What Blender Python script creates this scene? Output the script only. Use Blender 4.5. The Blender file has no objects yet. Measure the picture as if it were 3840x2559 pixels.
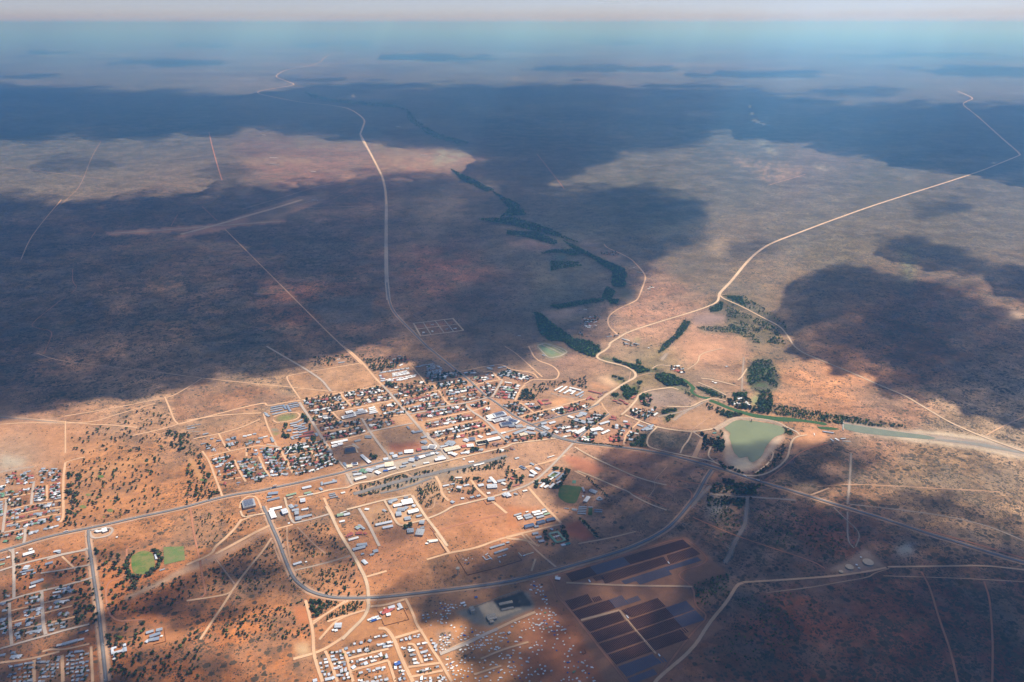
import bpy, math, random
import numpy as np
from mathutils import Vector
R = math.radians
random.seed(7); rng = np.random.default_rng(11)
sc = bpy.context.scene
col = sc.collection

# ------------------------------------------------------------------ camera
ALT = 2000.0                       # camera height above the plain, metres
FPX = 2850.0                       # focal length in photo pixels (3840 wide)
HZ = 88.0                          # row of the infinite horizon
PITCH = math.atan((1279.5 - HZ) / FPX)
cam = bpy.data.cameras.new('camera'); camo = bpy.data.objects.new('camera', cam); col.objects.link(camo)
camo.location = (0, 0, ALT); camo.rotation_euler = (math.pi/2 - PITCH, 0, 0)
cam.sensor_width = 36; cam.lens = FPX/3840*36; cam.clip_start = 10; cam.clip_end = 3e6
sc.camera = camo

# ------------------------------------------------------------------ light
SUN_AZ = R(52)                     # clockwise from the view direction (+Y)
SUN_EL = R(58)
SUND = Vector((math.sin(SUN_AZ)*math.cos(SUN_EL), math.cos(SUN_AZ)*math.cos(SUN_EL), math.sin(SUN_EL)))
w = bpy.data.worlds.new('World'); sc.world = w; w.use_nodes = True
nt = w.node_tree; nt.nodes.clear()
sky = nt.nodes.new('ShaderNodeTexSky'); sky.sky_type = 'NISHITA'; sky.sun_disc = False
sky.sun_elevation = SUN_EL; sky.sun_rotation = SUN_AZ; sky.altitude = 1500; sky.air_density = 1.0; sky.dust_density = 0.4; sky.ozone_density = 2.5
bg = nt.nodes.new('ShaderNodeBackground'); bg.inputs[1].default_value = 0.068
wo = nt.nodes.new('ShaderNodeOutputWorld'); tint = nt.nodes.new('ShaderNodeMix'); tint.data_type = 'RGBA'; tint.blend_type = 'MULTIPLY'; tint.inputs[0].default_value = 1; tint.inputs[7].default_value = (.92, .92, 1.24, 1)
nt.links.new(sky.outputs[0], tint.inputs[6]); nt.links.new(tint.outputs[2], bg.inputs[0]); nt.links.new(bg.outputs[0], wo.inputs[0])
sl = bpy.data.lights.new('sun', 'SUN'); sl.energy = 5.0; sl.angle = R(0.5); sl.color = (1.0, 0.955, 0.89)
so = bpy.data.objects.new('sun', sl); col.objects.link(so)
so.rotation_euler = SUND.to_track_quat('Z', 'Y').to_euler(); so.location = (0, 0, 9000)
sc.view_settings.view_transform = 'Standard'; sc.view_settings.look = 'None'; sc.view_settings.gamma = 1
sc.view_settings.exposure = 0.38
cy = sc.cycles
cy.max_bounces = 4; cy.diffuse_bounces = 2; cy.glossy_bounces = 1; cy.transmission_bounces = 1; cy.volume_bounces = 3
cy.transparent_max_bounces = 24; cy.use_denoising = True

# ------------------------------------------------------------------ photo frames -> ground
FR = {'A': (1000,1300,.25510), 'B': (1600,1300,.25510), 'C': (2200,1300,.25510), 'D': (700,1550,.25510), 'E': (1300,1650,.25510),
      'F': (1900,1650,.25510), 'G': (0,1700,.25510), 'H': (2500,1500,.25510), 'I': (0,2059,.31888), 'J': (700,1900,.31888),
      'K': (1100,2159,.25510), 'L': (1600,2000,.25510), 'M': (1650,2159,.25510), 'N': (2050,1980,.36920), 'O': (2600,1700,.54795),
      'P': (1900,850,.38265), 'Q': (0,60,.81598), 'R': (1920,60,.81598), 'T': (0,750,.60580), 'U': (2500,800,.57388), 'V': (0,0,1.63196)}
CP, SP = math.cos(PITCH), math.sin(PITCH)
def px(f, x, y):
    o = FR[f]; return o[0] + x*o[2], o[1] + y*o[2]
def ground(X, Y):
    """photo pixel (arrays or floats) -> point on the plain"""
    a = (X - 1920)/FPX; b = -(Y - 1279.5)/FPX
    dy = CP + b*SP; dz = -SP + b*CP
    t = ALT/(-dz)
    return a*t, dy*t
def G(f, x, y):
    X, Y = px(f, x, y); g = ground(X, Y); return Vector((g[0], g[1], 0))
def photo(x, y):
    """plain point -> photo pixel"""
    d = y*CP + ALT*SP; u = y*SP - ALT*CP
    return 1920 + FPX*x/d, 1279.5 - FPX*u/d
def lin(c):
    c = np.asarray(c, float)/255; return np.where(c <= .04045, c/12.92, ((c+.055)/1.055)**2.4)
def lit(r, g, b):                   # colour a sunlit surface shows -> its base colour
    return lin((r, g, b))/1.42

# ------------------------------------------------------------------ numpy value noise
def vnoise(x, y, seed=0):
    xi = np.floor(x).astype(np.int64); yi = np.floor(y).astype(np.int64); fx = x-xi; fy = y-yi
    fx = fx*fx*(3-2*fx); fy = fy*fy*(3-2*fy)
    def h(a, b):
        n = (a*374761393 + b*668265263 + seed*974634777) & 0x7fffffff
        n = ((n ^ (n >> 13))*1274126177) & 0x7fffffff
        return ((n ^ (n >> 16)) & 0xffff)/65535.0
    return (h(xi,yi)*(1-fx)+h(xi+1,yi)*fx)*(1-fy) + (h(xi,yi+1)*(1-fx)+h(xi+1,yi+1)*fx)*fy
def fbm(x, y, seed=0, o=4):
    s = 0; a = .5; t = 0
    for i in range(o):
        s = s + a*vnoise(x*2**i, y*2**i, seed+i*17); t += a; a *= .55
    return s/t
def inpoly(X, Y, P):
    c = np.zeros(X.shape, bool); n = len(P); j = n-1
    for i in range(n):
        xi, yi = P[i]; xj, yj = P[j]
        m = ((yi > Y) != (yj > Y)) & (X < (xj-xi)*(Y-yi)/((yj-yi) or 1e-9)+xi)
        c ^= m; j = i
    return c
def blur(a, r):
    if r < 1: return a
    for ax in (0, 1):
        for _ in range(2):
            k = 2*r+1
            p = np.pad(a, [(r+1, r) if i == ax else (0, 0) for i in (0, 1)], mode='edge')
            c = np.cumsum(p, axis=ax)
            a = (c[k:] - c[:-k])/k if ax == 0 else (c[:, k:] - c[:, :-k])/k
    return a
def sample(R_, X, Y, x0, y0, st):
    u = np.clip((X-x0)/st, 0, R_.shape[1]-1.001); v = np.clip((Y-y0)/st, 0, R_.shape[0]-1.001)
    ui = u.astype(int); vi = v.astype(int); fu = u-ui; fv = v-vi
    if R_.ndim == 3: fu = fu[..., None]; fv = fv[..., None]
    return (R_[vi,ui]*(1-fu)+R_[vi,ui+1]*fu)*(1-fv) + (R_[vi+1,ui]*(1-fu)+R_[vi+1,ui+1]*fu)*fv
HAZE_COL = (.17, .50, 1.0); HAZE_D = 4.0e-5

# ------------------------------------------------------------------ cloud shadows (V frame): soft polygons, (strength, blur px, points)
SH = [
 (1.0, 7, [(-300,192),(0,192),(130,196),(300,203),(430,212),(560,220),(640,210),(720,200),(850,190),(980,196),(1150,200),(1330,192),(1420,200),(1560,196),(1700,205),(1800,222),(1900,232),(2000,240),(2210,240),(2353,236),(2900,230),
          (2900,440),(2353,425),(2270,402),(2120,380),(1950,352),(1830,330),(1760,322),(1690,300),(1640,300),(1610,328),(1530,345),(1440,352),(1400,375),(1330,392),(1300,420),(1180,430),(1100,410),(1120,370),(1060,345),(960,335),(850,322),(820,318),(760,308),(720,298),(640,302),(560,292),(520,318),(430,310),(380,318),(200,318),(0,326),(-300,330)]),
 (1.0, 12, [(-400,440),(60,452),(200,470),(420,452),(560,432),(700,432),(800,410),(900,400),(1000,405),(1200,420),(1330,425),(1500,438),(1580,445),(1640,500),(1630,530),(1560,560),(1490,580),(1530,620),(1470,650),(1440,700),(1400,735),(1300,775),(1240,810),(1180,838),(1120,834),(1050,818),(990,798),(930,786),(880,776),(800,795),(760,830),(680,838),(560,850),(480,870),(400,872),(290,890),(190,910),(60,950),(0,955),(-400,1000)]),
 (.95, 9, [(1860,625),(1960,612),(2080,632),(2140,640),(2210,655),(2250,690),(2353,730),(2600,800),(2600,960),(2353,925),(2250,890),(2140,880),(2070,858),(2000,830),(1950,800),(1880,770),(1820,735),(1790,705),(1850,680)]),
 (.9, 7, [(1960,562),(2060,548),(2150,556),(2230,580),(2353,610),(2700,700),(2700,760),(2353,670),(2260,625),(2180,612),(2080,588)]),
 (.75, 6, [(1860,765),(1930,757),(1960,772),(1930,790),(1870,786)]),
 (.55, 7, [(2050,865),(2160,860),(2220,885),(2140,905),(2060,890)]),
 (.6, 10, [(2230,890),(2353,930),(2500,960),(2353,960),(2260,920)]),
 (.95, 12, [(1640,1130),(1760,1140),(1860,1150),(1960,1150),(2060,1130),(2150,1130),(2260,1150),(2300,1185),(2353,1200),(2800,1300),(2800,2000),(1500,2000),(1420,1640),(1350,1560),(1330,1480),(1300,1420),(1255,1370),(1220,1345),(1170,1335),(1150,1305),(1165,1275),(1190,1255),(1250,1235),(1310,1190),(1380,1150),(1450,1110),(1540,1095)]),
 (.6, 12, [(960,1300),(1040,1270),(1200,1250),(1220,1350),(1040,1345)]),
 (.7, 9, [(1200,1420),(1290,1440),(1340,1500),(1420,1640),(1300,1650),(1230,1560),(1130,1530),(1150,1495),(1240,1480),(1230,1450)]),
 (.75, 9, [(1340,1052),(1440,1048),(1530,1060),(1640,1080),(1700,1100),(1640,1150),(1500,1140),(1400,1120),(1360,1085)]),
 (.85, 7, [(1480,990),(1560,985),(1640,1010),(1700,1016),(1770,1016),(1800,1030),(1730,1062),(1650,1080),(1560,1068),(1490,1040)]),
 (.9, 7, [(1800,1022),(1860,1012),(1960,1028),(2050,1052),(2000,1062),(1900,1052),(1870,1075),(1950,1110),(1850,1115),(1790,1090),(1760,1070)]),
 (.75, 8, [(440,1290),(560,1290),(640,1310),(700,1330),(720,1345),(640,1372),(540,1362),(480,1350),(420,1380),(390,1420),(330,1400),(400,1350)]),
 (.7, 7, [(650,1222),(720,1218),(770,1235),(790,1262),(740,1275),(680,1255)]),
 (.65, 6, [(540,1215),(600,1225),(600,1250),(560,1245)]),
 (.8, 7, [(860,985),(930,975),(980,995),(975,1015),(920,1022),(870,1010)]),
 (.5, 6, [(790,955),(860,948),(900,965),(880,985),(810,985)]),
 (.7, 9, [(90,1310),(190,1290),(212,1330),(215,1440),(150,1450),(100,1400),(140,1350)]),
 (.65, 9, [(-200,1480),(80,1490),(190,1500),(250,1520),(330,1495),(440,1480),(560,1530),(640,1640),(-200,1700)]),
 (.6, 6, [(205,1270),(260,1262),(300,1275),(280,1290),(215,1290)]),
 (.55, 7, [(870,1205),(930,1200),(960,1240),(900,1260),(860,1240)]),
 (.2, 7, [(970,1385),(1060,1350),(1180,1350),(1250,1380),(1260,1440),(1220,1430),(1160,1400),(1060,1405)]),
 (.65, 8, [(1110,800),(1200,790),(1290,800),(1250,830),(1180,845),(1120,830)]),
 (.6, 8, [(1290,700),(1400,700),(1440,740),(1380,800),(1300,790)]),
 # small dark streaks far away
 (.7, 3, [(240,140),(420,138),(560,146),(400,153),(250,150)]), (.6, 3, [(0,170),(60,168),(150,172),(120,180),(0,184)]),
 (.6, 3, [(400,104),(520,102),(560,108),(420,112)]), (.5, 3, [(650,100),(840,98),(900,106),(700,108)]),
 (.7, 3, [(870,128),(1010,126),(1180,134),(1060,142),(880,138)]), (.6, 3, [(1180,158),(1380,150),(1600,156),(1500,166),(1250,168)]),
 (.8, 3, [(1560,168),(1720,160),(1860,166),(1960,172),(1800,180),(1600,178)]), (.6, 3, [(2050,158),(2353,152),(2600,152),(2600,180),(2200,172)]),
 (.7, 4, [(1840,205),(2000,200),(2110,208),(2060,224),(1900,222)]), (.5, 3, [(1880,128),(2150,120),(2353,124),(2200,132),(1950,134)]),
 (.5, 3, [(1300,96),(1480,94),(1560,100),(1400,104)]), (.6, 3, [(0,118),(140,114),(200,120),(60,126)]), (.45, 5, [(1480,300),(1600,296),(1640,330),(1540,340)]), (.5, 5, [(1180,452),(1260,446),(1290,470),(1200,480)]), (.4, 6, [(1660,560),(1760,540),(1800,575),(1700,600)]), (.45, 5, [(2080,470),(2200,455),(2260,480),(2140,500)]), (.4, 5, [(60,372),(200,360),(300,380),(160,400)]), (.4, 5, [(420,400),(560,380),(640,398),(520,412)]), (.5,3,[(600,180),(760,176),(860,186),(700,192)]),
]
LITP = [ (.3, 8, [(420,560),(600,545),(700,590),(600,620),(440,600)]), (.3, 8, [(640,740),(760,720),(820,760),(740,800),(650,780)]), (.3, 8, [(940,480),(1060,470),(1080,520),(980,540)]), (.35, 8, [(60,590),(200,575),(260,600),(160,640),(60,630)]), (.4, 7, [(330,640),(460,620),(560,640),(480,680),(360,675)]), (.35, 8, [(880,720),(1010,700),(1100,740),(1020,790),(920,775)]), (.3, 7, [(120,780),(260,770),(330,800),(220,840),(120,830)]), (.35, 6, [(640,470),(760,460),(820,500),(700,510)]), (.3, 7, [(420,760),(560,745),(640,780),(520,810)]), (.35,7,[(1200,600),(1330,590),(1380,640),(1260,660)]),  # gaps in the cloud: (amount, blur, polygon)
 (1.0, 6, [(245,710),(280,704),(302,716),(290,733),(255,735)]), (.45, 8, [(560,640),(700,630),(790,660),(740,700),(620,690)]),
 (.5, 6, [(300,545),(400,530),(450,545),(380,560)]), (.3, 8, [(900,570),(1080,560),(1190,600),(1150,660),(1010,670),(900,640)]),
 (.35, 8, [(960,430),(1100,420),(1140,470),(1060,500),(960,480)]), (.3, 10, [(0,680),(120,690),(110,740),(0,760)]),
 (.45, 7, [(1500,500),(1560,490),(1580,520),(1540,535)]), (.4, 6, [(1100,530),(1250,540),(1280,565),(1160,560)]),
 (.25, 8, [(1900,690),(2050,700),(2030,760),(1930,740)]), (.5, 7, [(1640,1170),(1700,1160),(1700,1290),(1650,1290)]),
 (.45, 12, [(1270,1340),(1600,1270),(1640,1420),(1500,1560),(1300,1400)]), (.7, 6, [(2080,1180),(2200,1185),(2353,1225),(2353,1250),(2200,1215),(2080,1200)]),
 (.3, 6, [(1240,290),(1480,280),(1420,300),(1260,305)]), (.25, 6, [(860,360),(1000,350),(1090,360),(1010,390),(880,390)]),
 (.6, 4, [(1440,296),(1480,294),(1490,304),(1445,306)]), (.9, 5, [(960,352),(1090,342),(1120,358),(1060,382),(960,385)]),
]
sx0, sy0, sst = -500, 84, 4
SX, SY = np.meshgrid(np.arange(sx0, 2960, sst), np.arange(sy0, 1800, sst))
SX = SX.astype(float); SY = SY.astype(float)
gx, gy = ground(SX*1.63196, np.maximum(SY*1.63196, 96))
lx, ly = np.log(np.maximum(gy, 500))*5, gx/np.maximum(gy, 500)*6    # scale-free coordinates for ruffling
def ruff(amp, seed):
    amp *= .6
    n1 = fbm(SX/60, SY/26, seed)-.5; n2 = fbm(SX/60+40, SY/26+9, seed+5)-.5
    m1 = fbm(SX/14, SY/7, seed+9, 3)-.5
    return SX + amp*(90*n1+26*m1), SY + amp*(34*n2+12*m1)*np.clip((SY-60)/300, .25, 1)
dens = np.zeros_like(SX)
edge_n = fbm(lx*5.5, ly*5.5, 61, 5)
for i, (s, b, P) in enumerate(SH):
    x_, y_ = ruff(1.0 if b > 3 else .6, 3+i)
    m = blur(inpoly(x_, y_, P).astype(float), max(1, int(b/2)))
    m = m + (edge_n-.5)*3.2*np.sqrt(m*(1-m))*.9
    m = np.clip((m-.18)/.64, 0, 1); m = m*m*(3-2*m)*s
    dens = 1-(1-dens)*(1-m)
for i, (s, b, P) in enumerate(LITP):
    x_, y_ = ruff(.5, 300+i)
    dens *= 1 - s*blur(inpoly(x_, y_, P).astype(float), max(1, int(b/2)))
dens *= np.clip(.42 + .9*fbm(lx*4.2, ly*4.2, 77, 5), 0, 1)
dens = np.clip(dens, 0, 1)

# ------------------------------------------------------------------ soil: scattered samples (V frame) x, y, sunlit colour (lower right darkened to deepen its cloud shade), scrub cover
SOIL = [(0,1000,215,165,130,.15),(100,1010,212,162,125,.15),(300,930,205,165,135,.5),(500,960,200,158,125,.35),(250,1080,212,155,108,.4),(400,1100,205,145,98,.55),
(20,1040,204,178,156,.25),(150,1150,212,155,112,.2),(100,1350,205,140,96,.45),(330,1400,200,128,80,.5),(550,1300,195,140,98,.6),(600,1480,208,138,88,.6),(450,1500,192,125,80,.65),
(750,1250,200,150,112,.5),(900,1280,205,142,102,.3),(900,1450,216,160,116,.1),(1100,1480,218,160,112,.1),(1300,1500,196,132,98,.1),(1000,1320,198,150,112,.5),(1100,1200,208,150,112,.2),
(1000,1080,198,168,138,.35),(1250,1080,208,168,140,.25),(1400,1100,188,150,125,.5),(1500,1150,175,140,120,.6),(1700,1200,153,126,114,.75),(1450,1380,185,140,112,.0),(1700,1300,157,127,114,.75),
(1800,1450,154,94,73,.7),(2100,1450,145,94,79,.8),(2300,1450,135,89,79,.85),(1900,1250,149,100,84,.8),(1900,1080,145,117,95,.8),(2150,1100,188,158,126,.75),(2300,1150,195,165,136,.7),
(2250,980,200,176,150,.65),(2000,960,188,150,128,.6),(1950,900,222,164,122,.45),(1850,860,220,165,126,.45),(2100,800,141,103,82,.75),(1750,800,153,132,105,.6),(1640,800,212,168,142,.2),(1550,750,202,162,140,.4),
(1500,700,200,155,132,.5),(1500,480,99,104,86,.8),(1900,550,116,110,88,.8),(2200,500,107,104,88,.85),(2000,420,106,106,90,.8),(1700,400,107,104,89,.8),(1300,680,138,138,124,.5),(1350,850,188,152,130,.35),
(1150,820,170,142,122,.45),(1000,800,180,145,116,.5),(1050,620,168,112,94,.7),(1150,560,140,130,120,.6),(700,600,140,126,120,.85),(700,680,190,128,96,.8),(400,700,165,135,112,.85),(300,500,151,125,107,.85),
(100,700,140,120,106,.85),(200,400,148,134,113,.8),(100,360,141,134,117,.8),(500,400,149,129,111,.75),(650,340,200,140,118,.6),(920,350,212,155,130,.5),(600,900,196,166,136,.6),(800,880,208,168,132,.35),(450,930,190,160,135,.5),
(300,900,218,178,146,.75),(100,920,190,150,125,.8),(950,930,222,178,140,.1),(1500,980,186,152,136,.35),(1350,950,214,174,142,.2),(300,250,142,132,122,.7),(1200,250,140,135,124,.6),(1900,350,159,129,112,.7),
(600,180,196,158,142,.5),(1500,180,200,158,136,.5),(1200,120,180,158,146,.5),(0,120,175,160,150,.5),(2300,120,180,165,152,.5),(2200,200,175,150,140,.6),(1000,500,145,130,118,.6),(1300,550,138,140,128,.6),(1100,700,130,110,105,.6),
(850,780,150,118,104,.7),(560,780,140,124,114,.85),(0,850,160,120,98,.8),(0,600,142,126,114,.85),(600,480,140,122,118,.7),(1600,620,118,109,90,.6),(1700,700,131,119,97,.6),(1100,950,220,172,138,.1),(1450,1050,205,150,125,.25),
(650,1050,214,160,120,.2),(1300,820,160,130,118,.4),(1600,900,185,158,138,.4),(1400,900,175,150,125,.4),(1500,850,160,150,115,.4)]
# sharp patches: frame, blur, scrub, colour, polygon
PATCH = [
 ('V',1,0,(183,138,112),[(1275,1330),(1440,1270),(1540,1238),(1570,1228),(1675,1318),(1560,1350),(1605,1380),(1600,1410),(1665,1440),(1480,1568),(1440,1620),(1390,1568)]),
 ('V',1,0,(224,150,105),[(672,1393),(712,1392),(722,1435),(684,1436)]), ('V',2,0,(226,196,160),[(676,1480),(712,1478),(716,1508),(684,1512)]),
 ('F',1,0,(215,150,122),[(800,240),(1000,230),(1280,330),(1460,440),(1280,520),(1000,430)]), ('F',1,0,(205,130,105),[(870,1240),(1080,1190),(1330,1450),(1150,1490),(900,1420)]),
 ('F',1,0,(212,148,108),[(0,970),(300,1000),(560,990),(100,1120),(200,1290),(0,1300)]),
 ('B',1,0,(232,180,135),[(1840,790),(2050,750),(2090,820),(1990,860),(1840,890)]), ('B',1,0,(225,195,165),[(2070,770),(2160,760),(2180,800),(2090,820)]),
 ('B',1,.2,(180,150,130),[(890,890),(980,860),(1050,900),(960,950)]),
 ('C',1,0,(228,195,165),[(160,450),(300,425),(520,520),(510,560),(400,585),(190,490)]), ('C',1,0,(215,165,130),[(80,540),(350,600),(330,650),(60,600)]),
 ('C',1,0,(222,170,128),[(950,1070),(1070,1080),(1030,1150),(930,1110)]), ('C',2,.25,(178,158,128),[(280,110),(520,180),(900,290),(700,290),(420,190),(250,130)]),
 ('C',2,.35,(168,150,142),[(800,640),(1250,620),(1600,760),(1500,890),(920,880),(960,780)]),
 ('C',2,.7,(140,130,118),[(900,1200),(1520,1280),(1650,1350),(1570,1568),(960,1500),(880,1350)]),
 ('C',1,.15,(190,155,128),[(1150,1000),(1900,930),(2000,1050),(1830,1220),(1400,1200),(1080,1170)]),
 ('D',1,0,(215,170,125),[(0,650),(60,640),(170,800),(250,950),(190,1010),(130,900),(60,760)]),
 ('E',1,0,(205,195,185),[(0,420),(600,290),(1300,170),(1420,140),(1480,260),(1280,330),(1200,360),(700,460),(300,560),(0,640)]),
 ('E',2,.2,(180,165,150),[(100,740),(900,540),(1900,340),(2352,230),(2352,330),(1500,520),(900,700),(300,790)]),
 ('E',1,.1,(190,130,105),[(600,60),(1090,20),(1110,130),(760,190),(640,170)]),
 ('E',1,0,(215,175,140),[(190,1020),(520,930),(700,1230),(420,1370)]), ('E',1,0,(225,190,155),[(610,900),(960,840),(1110,1150),(850,1240),(740,1180)]),
 ('G',2,.15,(208,200,188),[(0,30),(200,40),(400,90),(330,180),(0,260)]), ('G',2,.1,(222,170,125),[(1200,300),(1600,170),(2352,20),(2352,60),(1800,240),(1300,330)]),
 ('G',3,.1,(216,150,100),[(1250,520),(1800,370),(2352,280),(2352,350),(1700,480),(1350,580)]), ('G',3,.1,(218,152,100),[(1250,820),(1800,640),(2352,500),(2352,600),(1700,760),(1300,880)]),
 ('G',2,.1,(222,190,160),[(1330,1130),(1650,1100),(1660,1200),(1350,1260)]),
 ('I',1,0,(245,225,200),[(1450,580),(1700,460),(1950,350),(2300,240),(2100,310),(1800,460),(1480,600)]), ('I',1,0,(212,180,155),[(1930,340),(2352,120),(2352,230),(2000,350)]),
 ('I',1,0,(50,80,72),[(485,422),(620,385),(627,437),(490,472)]), ('I',3,.1,(212,150,105),[(1600,1000),(1950,900),(2200,920),(2100,1100),(1700,1170)]),
 ('J',1,0,(212,176,152),[(0,700),(330,560),(700,390),(990,220),(1000,270),(720,430),(340,640),(0,750)]), ('J',1,0,(165,160,155),[(1030,70),(1110,50),(1120,150),(1050,150)]),
 ('K',1,.4,(190,155,130),[(2100,830),(2240,790),(2352,830),(2352,1050),(2180,1150),(2100,1050)]),
 ('L',1,0,(160,160,155),[(400,1150),(1050,980),(1350,850),(1500,870),(1600,1100),(1250,1250),(950,1390),(700,1340),(560,1250)]),
 ('L',0,0,(70,76,84),[(985,990),(1310,890),(1400,1080),(1090,1145)]), ('L',0,0,(86,90,96),[(1310,880),(1410,850),(1560,1060),(1470,1080),(1400,1080)]),
 ('L',0,0,(228,214,190),[(750,1070),(970,1000),(1090,1150),(1350,1090),(1400,1120),(1100,1220),(860,1240)]),
 ('M',3,.3,(150,140,132),[(0,1180),(60,1200),(170,1460),(130,1480),(20,1240)]), ('V',3,.75,(200,160,130),[(1040,1470),(1085,1480),(1080,1520),(1045,1510)]),
 ('H',1,0,(214,196,180),[(820,420),(930,500),(920,560),(1000,780),(1060,850),(1190,830),(1210,900),(1290,920),(1450,750),(1560,560),(1640,520),(1740,510),(1620,700),(1450,880),(1300,1020),(1150,1060),(960,1010),(850,900),(830,650)]),
 ('H',1,.0,(232,222,200),[(960,900),(1060,850),(1190,850),(1270,950),(1180,1020),(1050,1020),(960,970)]),
 ('H',1,0,(228,165,120),[(600,1210),(670,1080),(760,1080),(700,1200)]), ('H',1,.1,(215,165,130),[(1900,520),(2150,430),(2352,440),(2352,620),(1960,740),(1840,800)]),
 ('O',1,0,(190,168,152),[(920,790),(1040,740),(1180,650),(1330,780),(1180,810),(1030,835)]), ('O',3,.5,(190,185,175),[(90,330),(210,310),(230,400),(170,470),(90,440)]),
 ('O',3,.3,(205,165,140),[(880,60),(1060,130),(1060,160),(900,170)]),
 ('P',1,.05,(150,160,120),[(290,1160),(390,1135),(620,1220),(520,1275),(420,1295),(370,1260)]), ('P',1,0,(104,150,140),[(305,1170),(345,1165),(430,1215),(500,1255),(470,1262),(380,1225)]),
 ('P',3,.05,(205,180,170),[(335,850),(560,780),(760,765),(800,790),(620,870),(500,900),(345,905)]), ('P',3,.1,(190,160,155),[(0,100),(300,110),(520,190),(480,240),(250,220),(0,165)]),
 ('P',3,.1,(180,160,150),[(630,145),(860,150),(960,230),(1140,300),(1200,360),(1040,385),(900,320)]), ('P',2,.5,(75,120,110),[(440,260),(560,270),(610,300),(560,330),(500,320)]), ('P',2,.5,(60,90,95),[(430,360),(520,370),(500,420),(430,420)]),
 ('P',3,.1,(130,135,120),[(1050,600),(1260,610),(1270,690),(1200,740),(1070,690)]), ('P',2,.1,(170,150,150),[(1780,880),(2000,840),(2130,870),(2170,920),(2000,960),(1830,950)]),
 ('P',3,.15,(215,170,142),[(1750,1150),(1900,1080),(2352,1150),(2352,1270),(1900,1350),(1740,1250)]), ('P',4,.1,(222,198,165),[(2010,175),(2100,155),(2180,170),(2180,240),(2060,245)]),
 ('P',2,.3,(170,165,110),[(640,1070),(790,1110),(720,1125),(650,1100)]),
 ('P',1,.2,(150,175,125),[(1240,1090),(1320,1110),(1290,1130)]),
 ('Q',3,.1,(230,165,130),[(1010,690),(1110,660),(1240,640),(1430,655),(1430,680),(1110,695)]), ('Q',3,.2,(222,158,128),[(1360,545),(1650,550),(1650,610),(1350,615)]), ('Q',3,.1,(228,160,125),[(1175,572),(1280,570),(1230,585)]),
 ('Q',3,.2,(225,165,135),[(1680,570),(1830,580),(2000,650),(2030,700),(1740,715)]), ('Q',3,.1,(215,200,175),[(1980,620),(2080,605),(2220,620),(2120,650),(2060,700),(2000,690)]),
 ('Q',3,.2,(190,160,130),[(2150,745),(2250,740),(2280,770),(2160,780)]), ('T',0,0,(214,172,148),[(1070,232),(1330,150),(1530,85),(1700,30),(1870,-25),(2040,-10),(1960,30),(1800,85),(1600,112),(1400,185),(1150,232)]), ('T',0,0,(214,172,148),[(640,196),(1000,176),(1330,148),(1760,122),(1780,140),(1330,180),(1000,205),(680,220)]), ('Q',2,.1,(150,130,128),[(1140,907),(1480,812),(1520,840),(1360,880),(1300,930),(1140,960)]),
 ('R',3,.1,(225,205,185),[(1110,575),(1180,575),(1200,600),(1230,650),(1190,640)]), ('R',3,.1,(225,205,180),[(1360,690),(1440,685),(1500,705),(1420,715)]), ('R',3,.1,(205,200,185),[(1750,742),(1900,738),(1800,752)]),
 ('R',2,0,(235,215,195),[(1690,310),(1800,315),(1970,336),(1860,335)]), ('R',2,0,(225,205,190),[(1300,262),(1450,266),(1650,290),(1530,285)]), ('R',3,.2,(215,165,145),[(0,255),(150,262),(100,300),(0,300)]),
 ('R',3,.2,(215,165,140),[(300,300),(600,262),(900,275),(1150,240),(900,290),(600,290)]), ('R',3,.3,(205,155,132),[(960,640),(1340,690),(1330,740),(1180,775),(1100,720)]),
 ('T',3,.2,(215,165,135),[(0,120),(420,140),(620,150),(600,165),(300,160)]), ('T',2,.1,(230,205,185),[(0,1340),(400,1370),(560,1385),(300,1375),(0,1350)]),
 ('T',1,.5,(182,140,112),[(1060,1240),(1250,1110),(1640,1160),(1860,1240),(1100,1380)]), ('T',1,.3,(215,172,135),[(1780,1090),(2240,1010),(2311,1080),(2311,1170),(1870,1230)]),
 ('T',2,0,(225,165,115),[(2000,1010),(2050,1005),(2060,1030),(2020,1030)]), ('T',1,.6,(130,120,120),[(1880,660),(2120,590),(2311,610),(2311,760),(2040,770)]),
 ('U',2,.1,(222,200,180),[(2200,620),(2280,640),(2335,670),(2335,700),(2250,660)]), ('U',2,.85,(92,112,84),[(575,960),(680,960),(740,1080),(730,1140),(640,1190),(530,1130),(525,1030)]),
 ('U',2,.1,(215,205,190),[(1150,1360),(1300,1385),(1600,1430),(1850,1450),(2100,1480),(2335,1560),(2335,1568),(2000,1530),(1600,1490),(1240,1440)]),
 ('U',2,.1,(150,175,135),[(560,1190),(620,1200),(600,1260),(540,1250)]), ('U',4,.85,(115,135,105),[(1560,200),(1600,240),(1600,440),(1540,560),(1550,380)]),
 ('U',1,.05,(220,208,190),[(1640,1418),(1900,1440),(2100,1468),(2335,1545),(2335,1610),(2000,1538),(1600,1482),(1400,1462)]), ('V',3,0,(195,205,200),[(2060,1250),(2100,1250),(2100,1270),(2060,1275)]),
 ('D',1,.15,(200,150,115),[(1180,520),(1370,540),(1360,620),(1240,600)]), ('A',1,.25,(150,165,105),[(135,1040),(300,990),(430,990),(450,1030),(360,1080),(180,1105)]),
 ('D',0,0,(150,160,150),[(1220,230),(1310,220),(1360,260),(1260,265)]), ('D',0,0,(160,165,120),[(1260,290),(1370,285),(1390,310),(1280,320)]),
]

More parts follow.
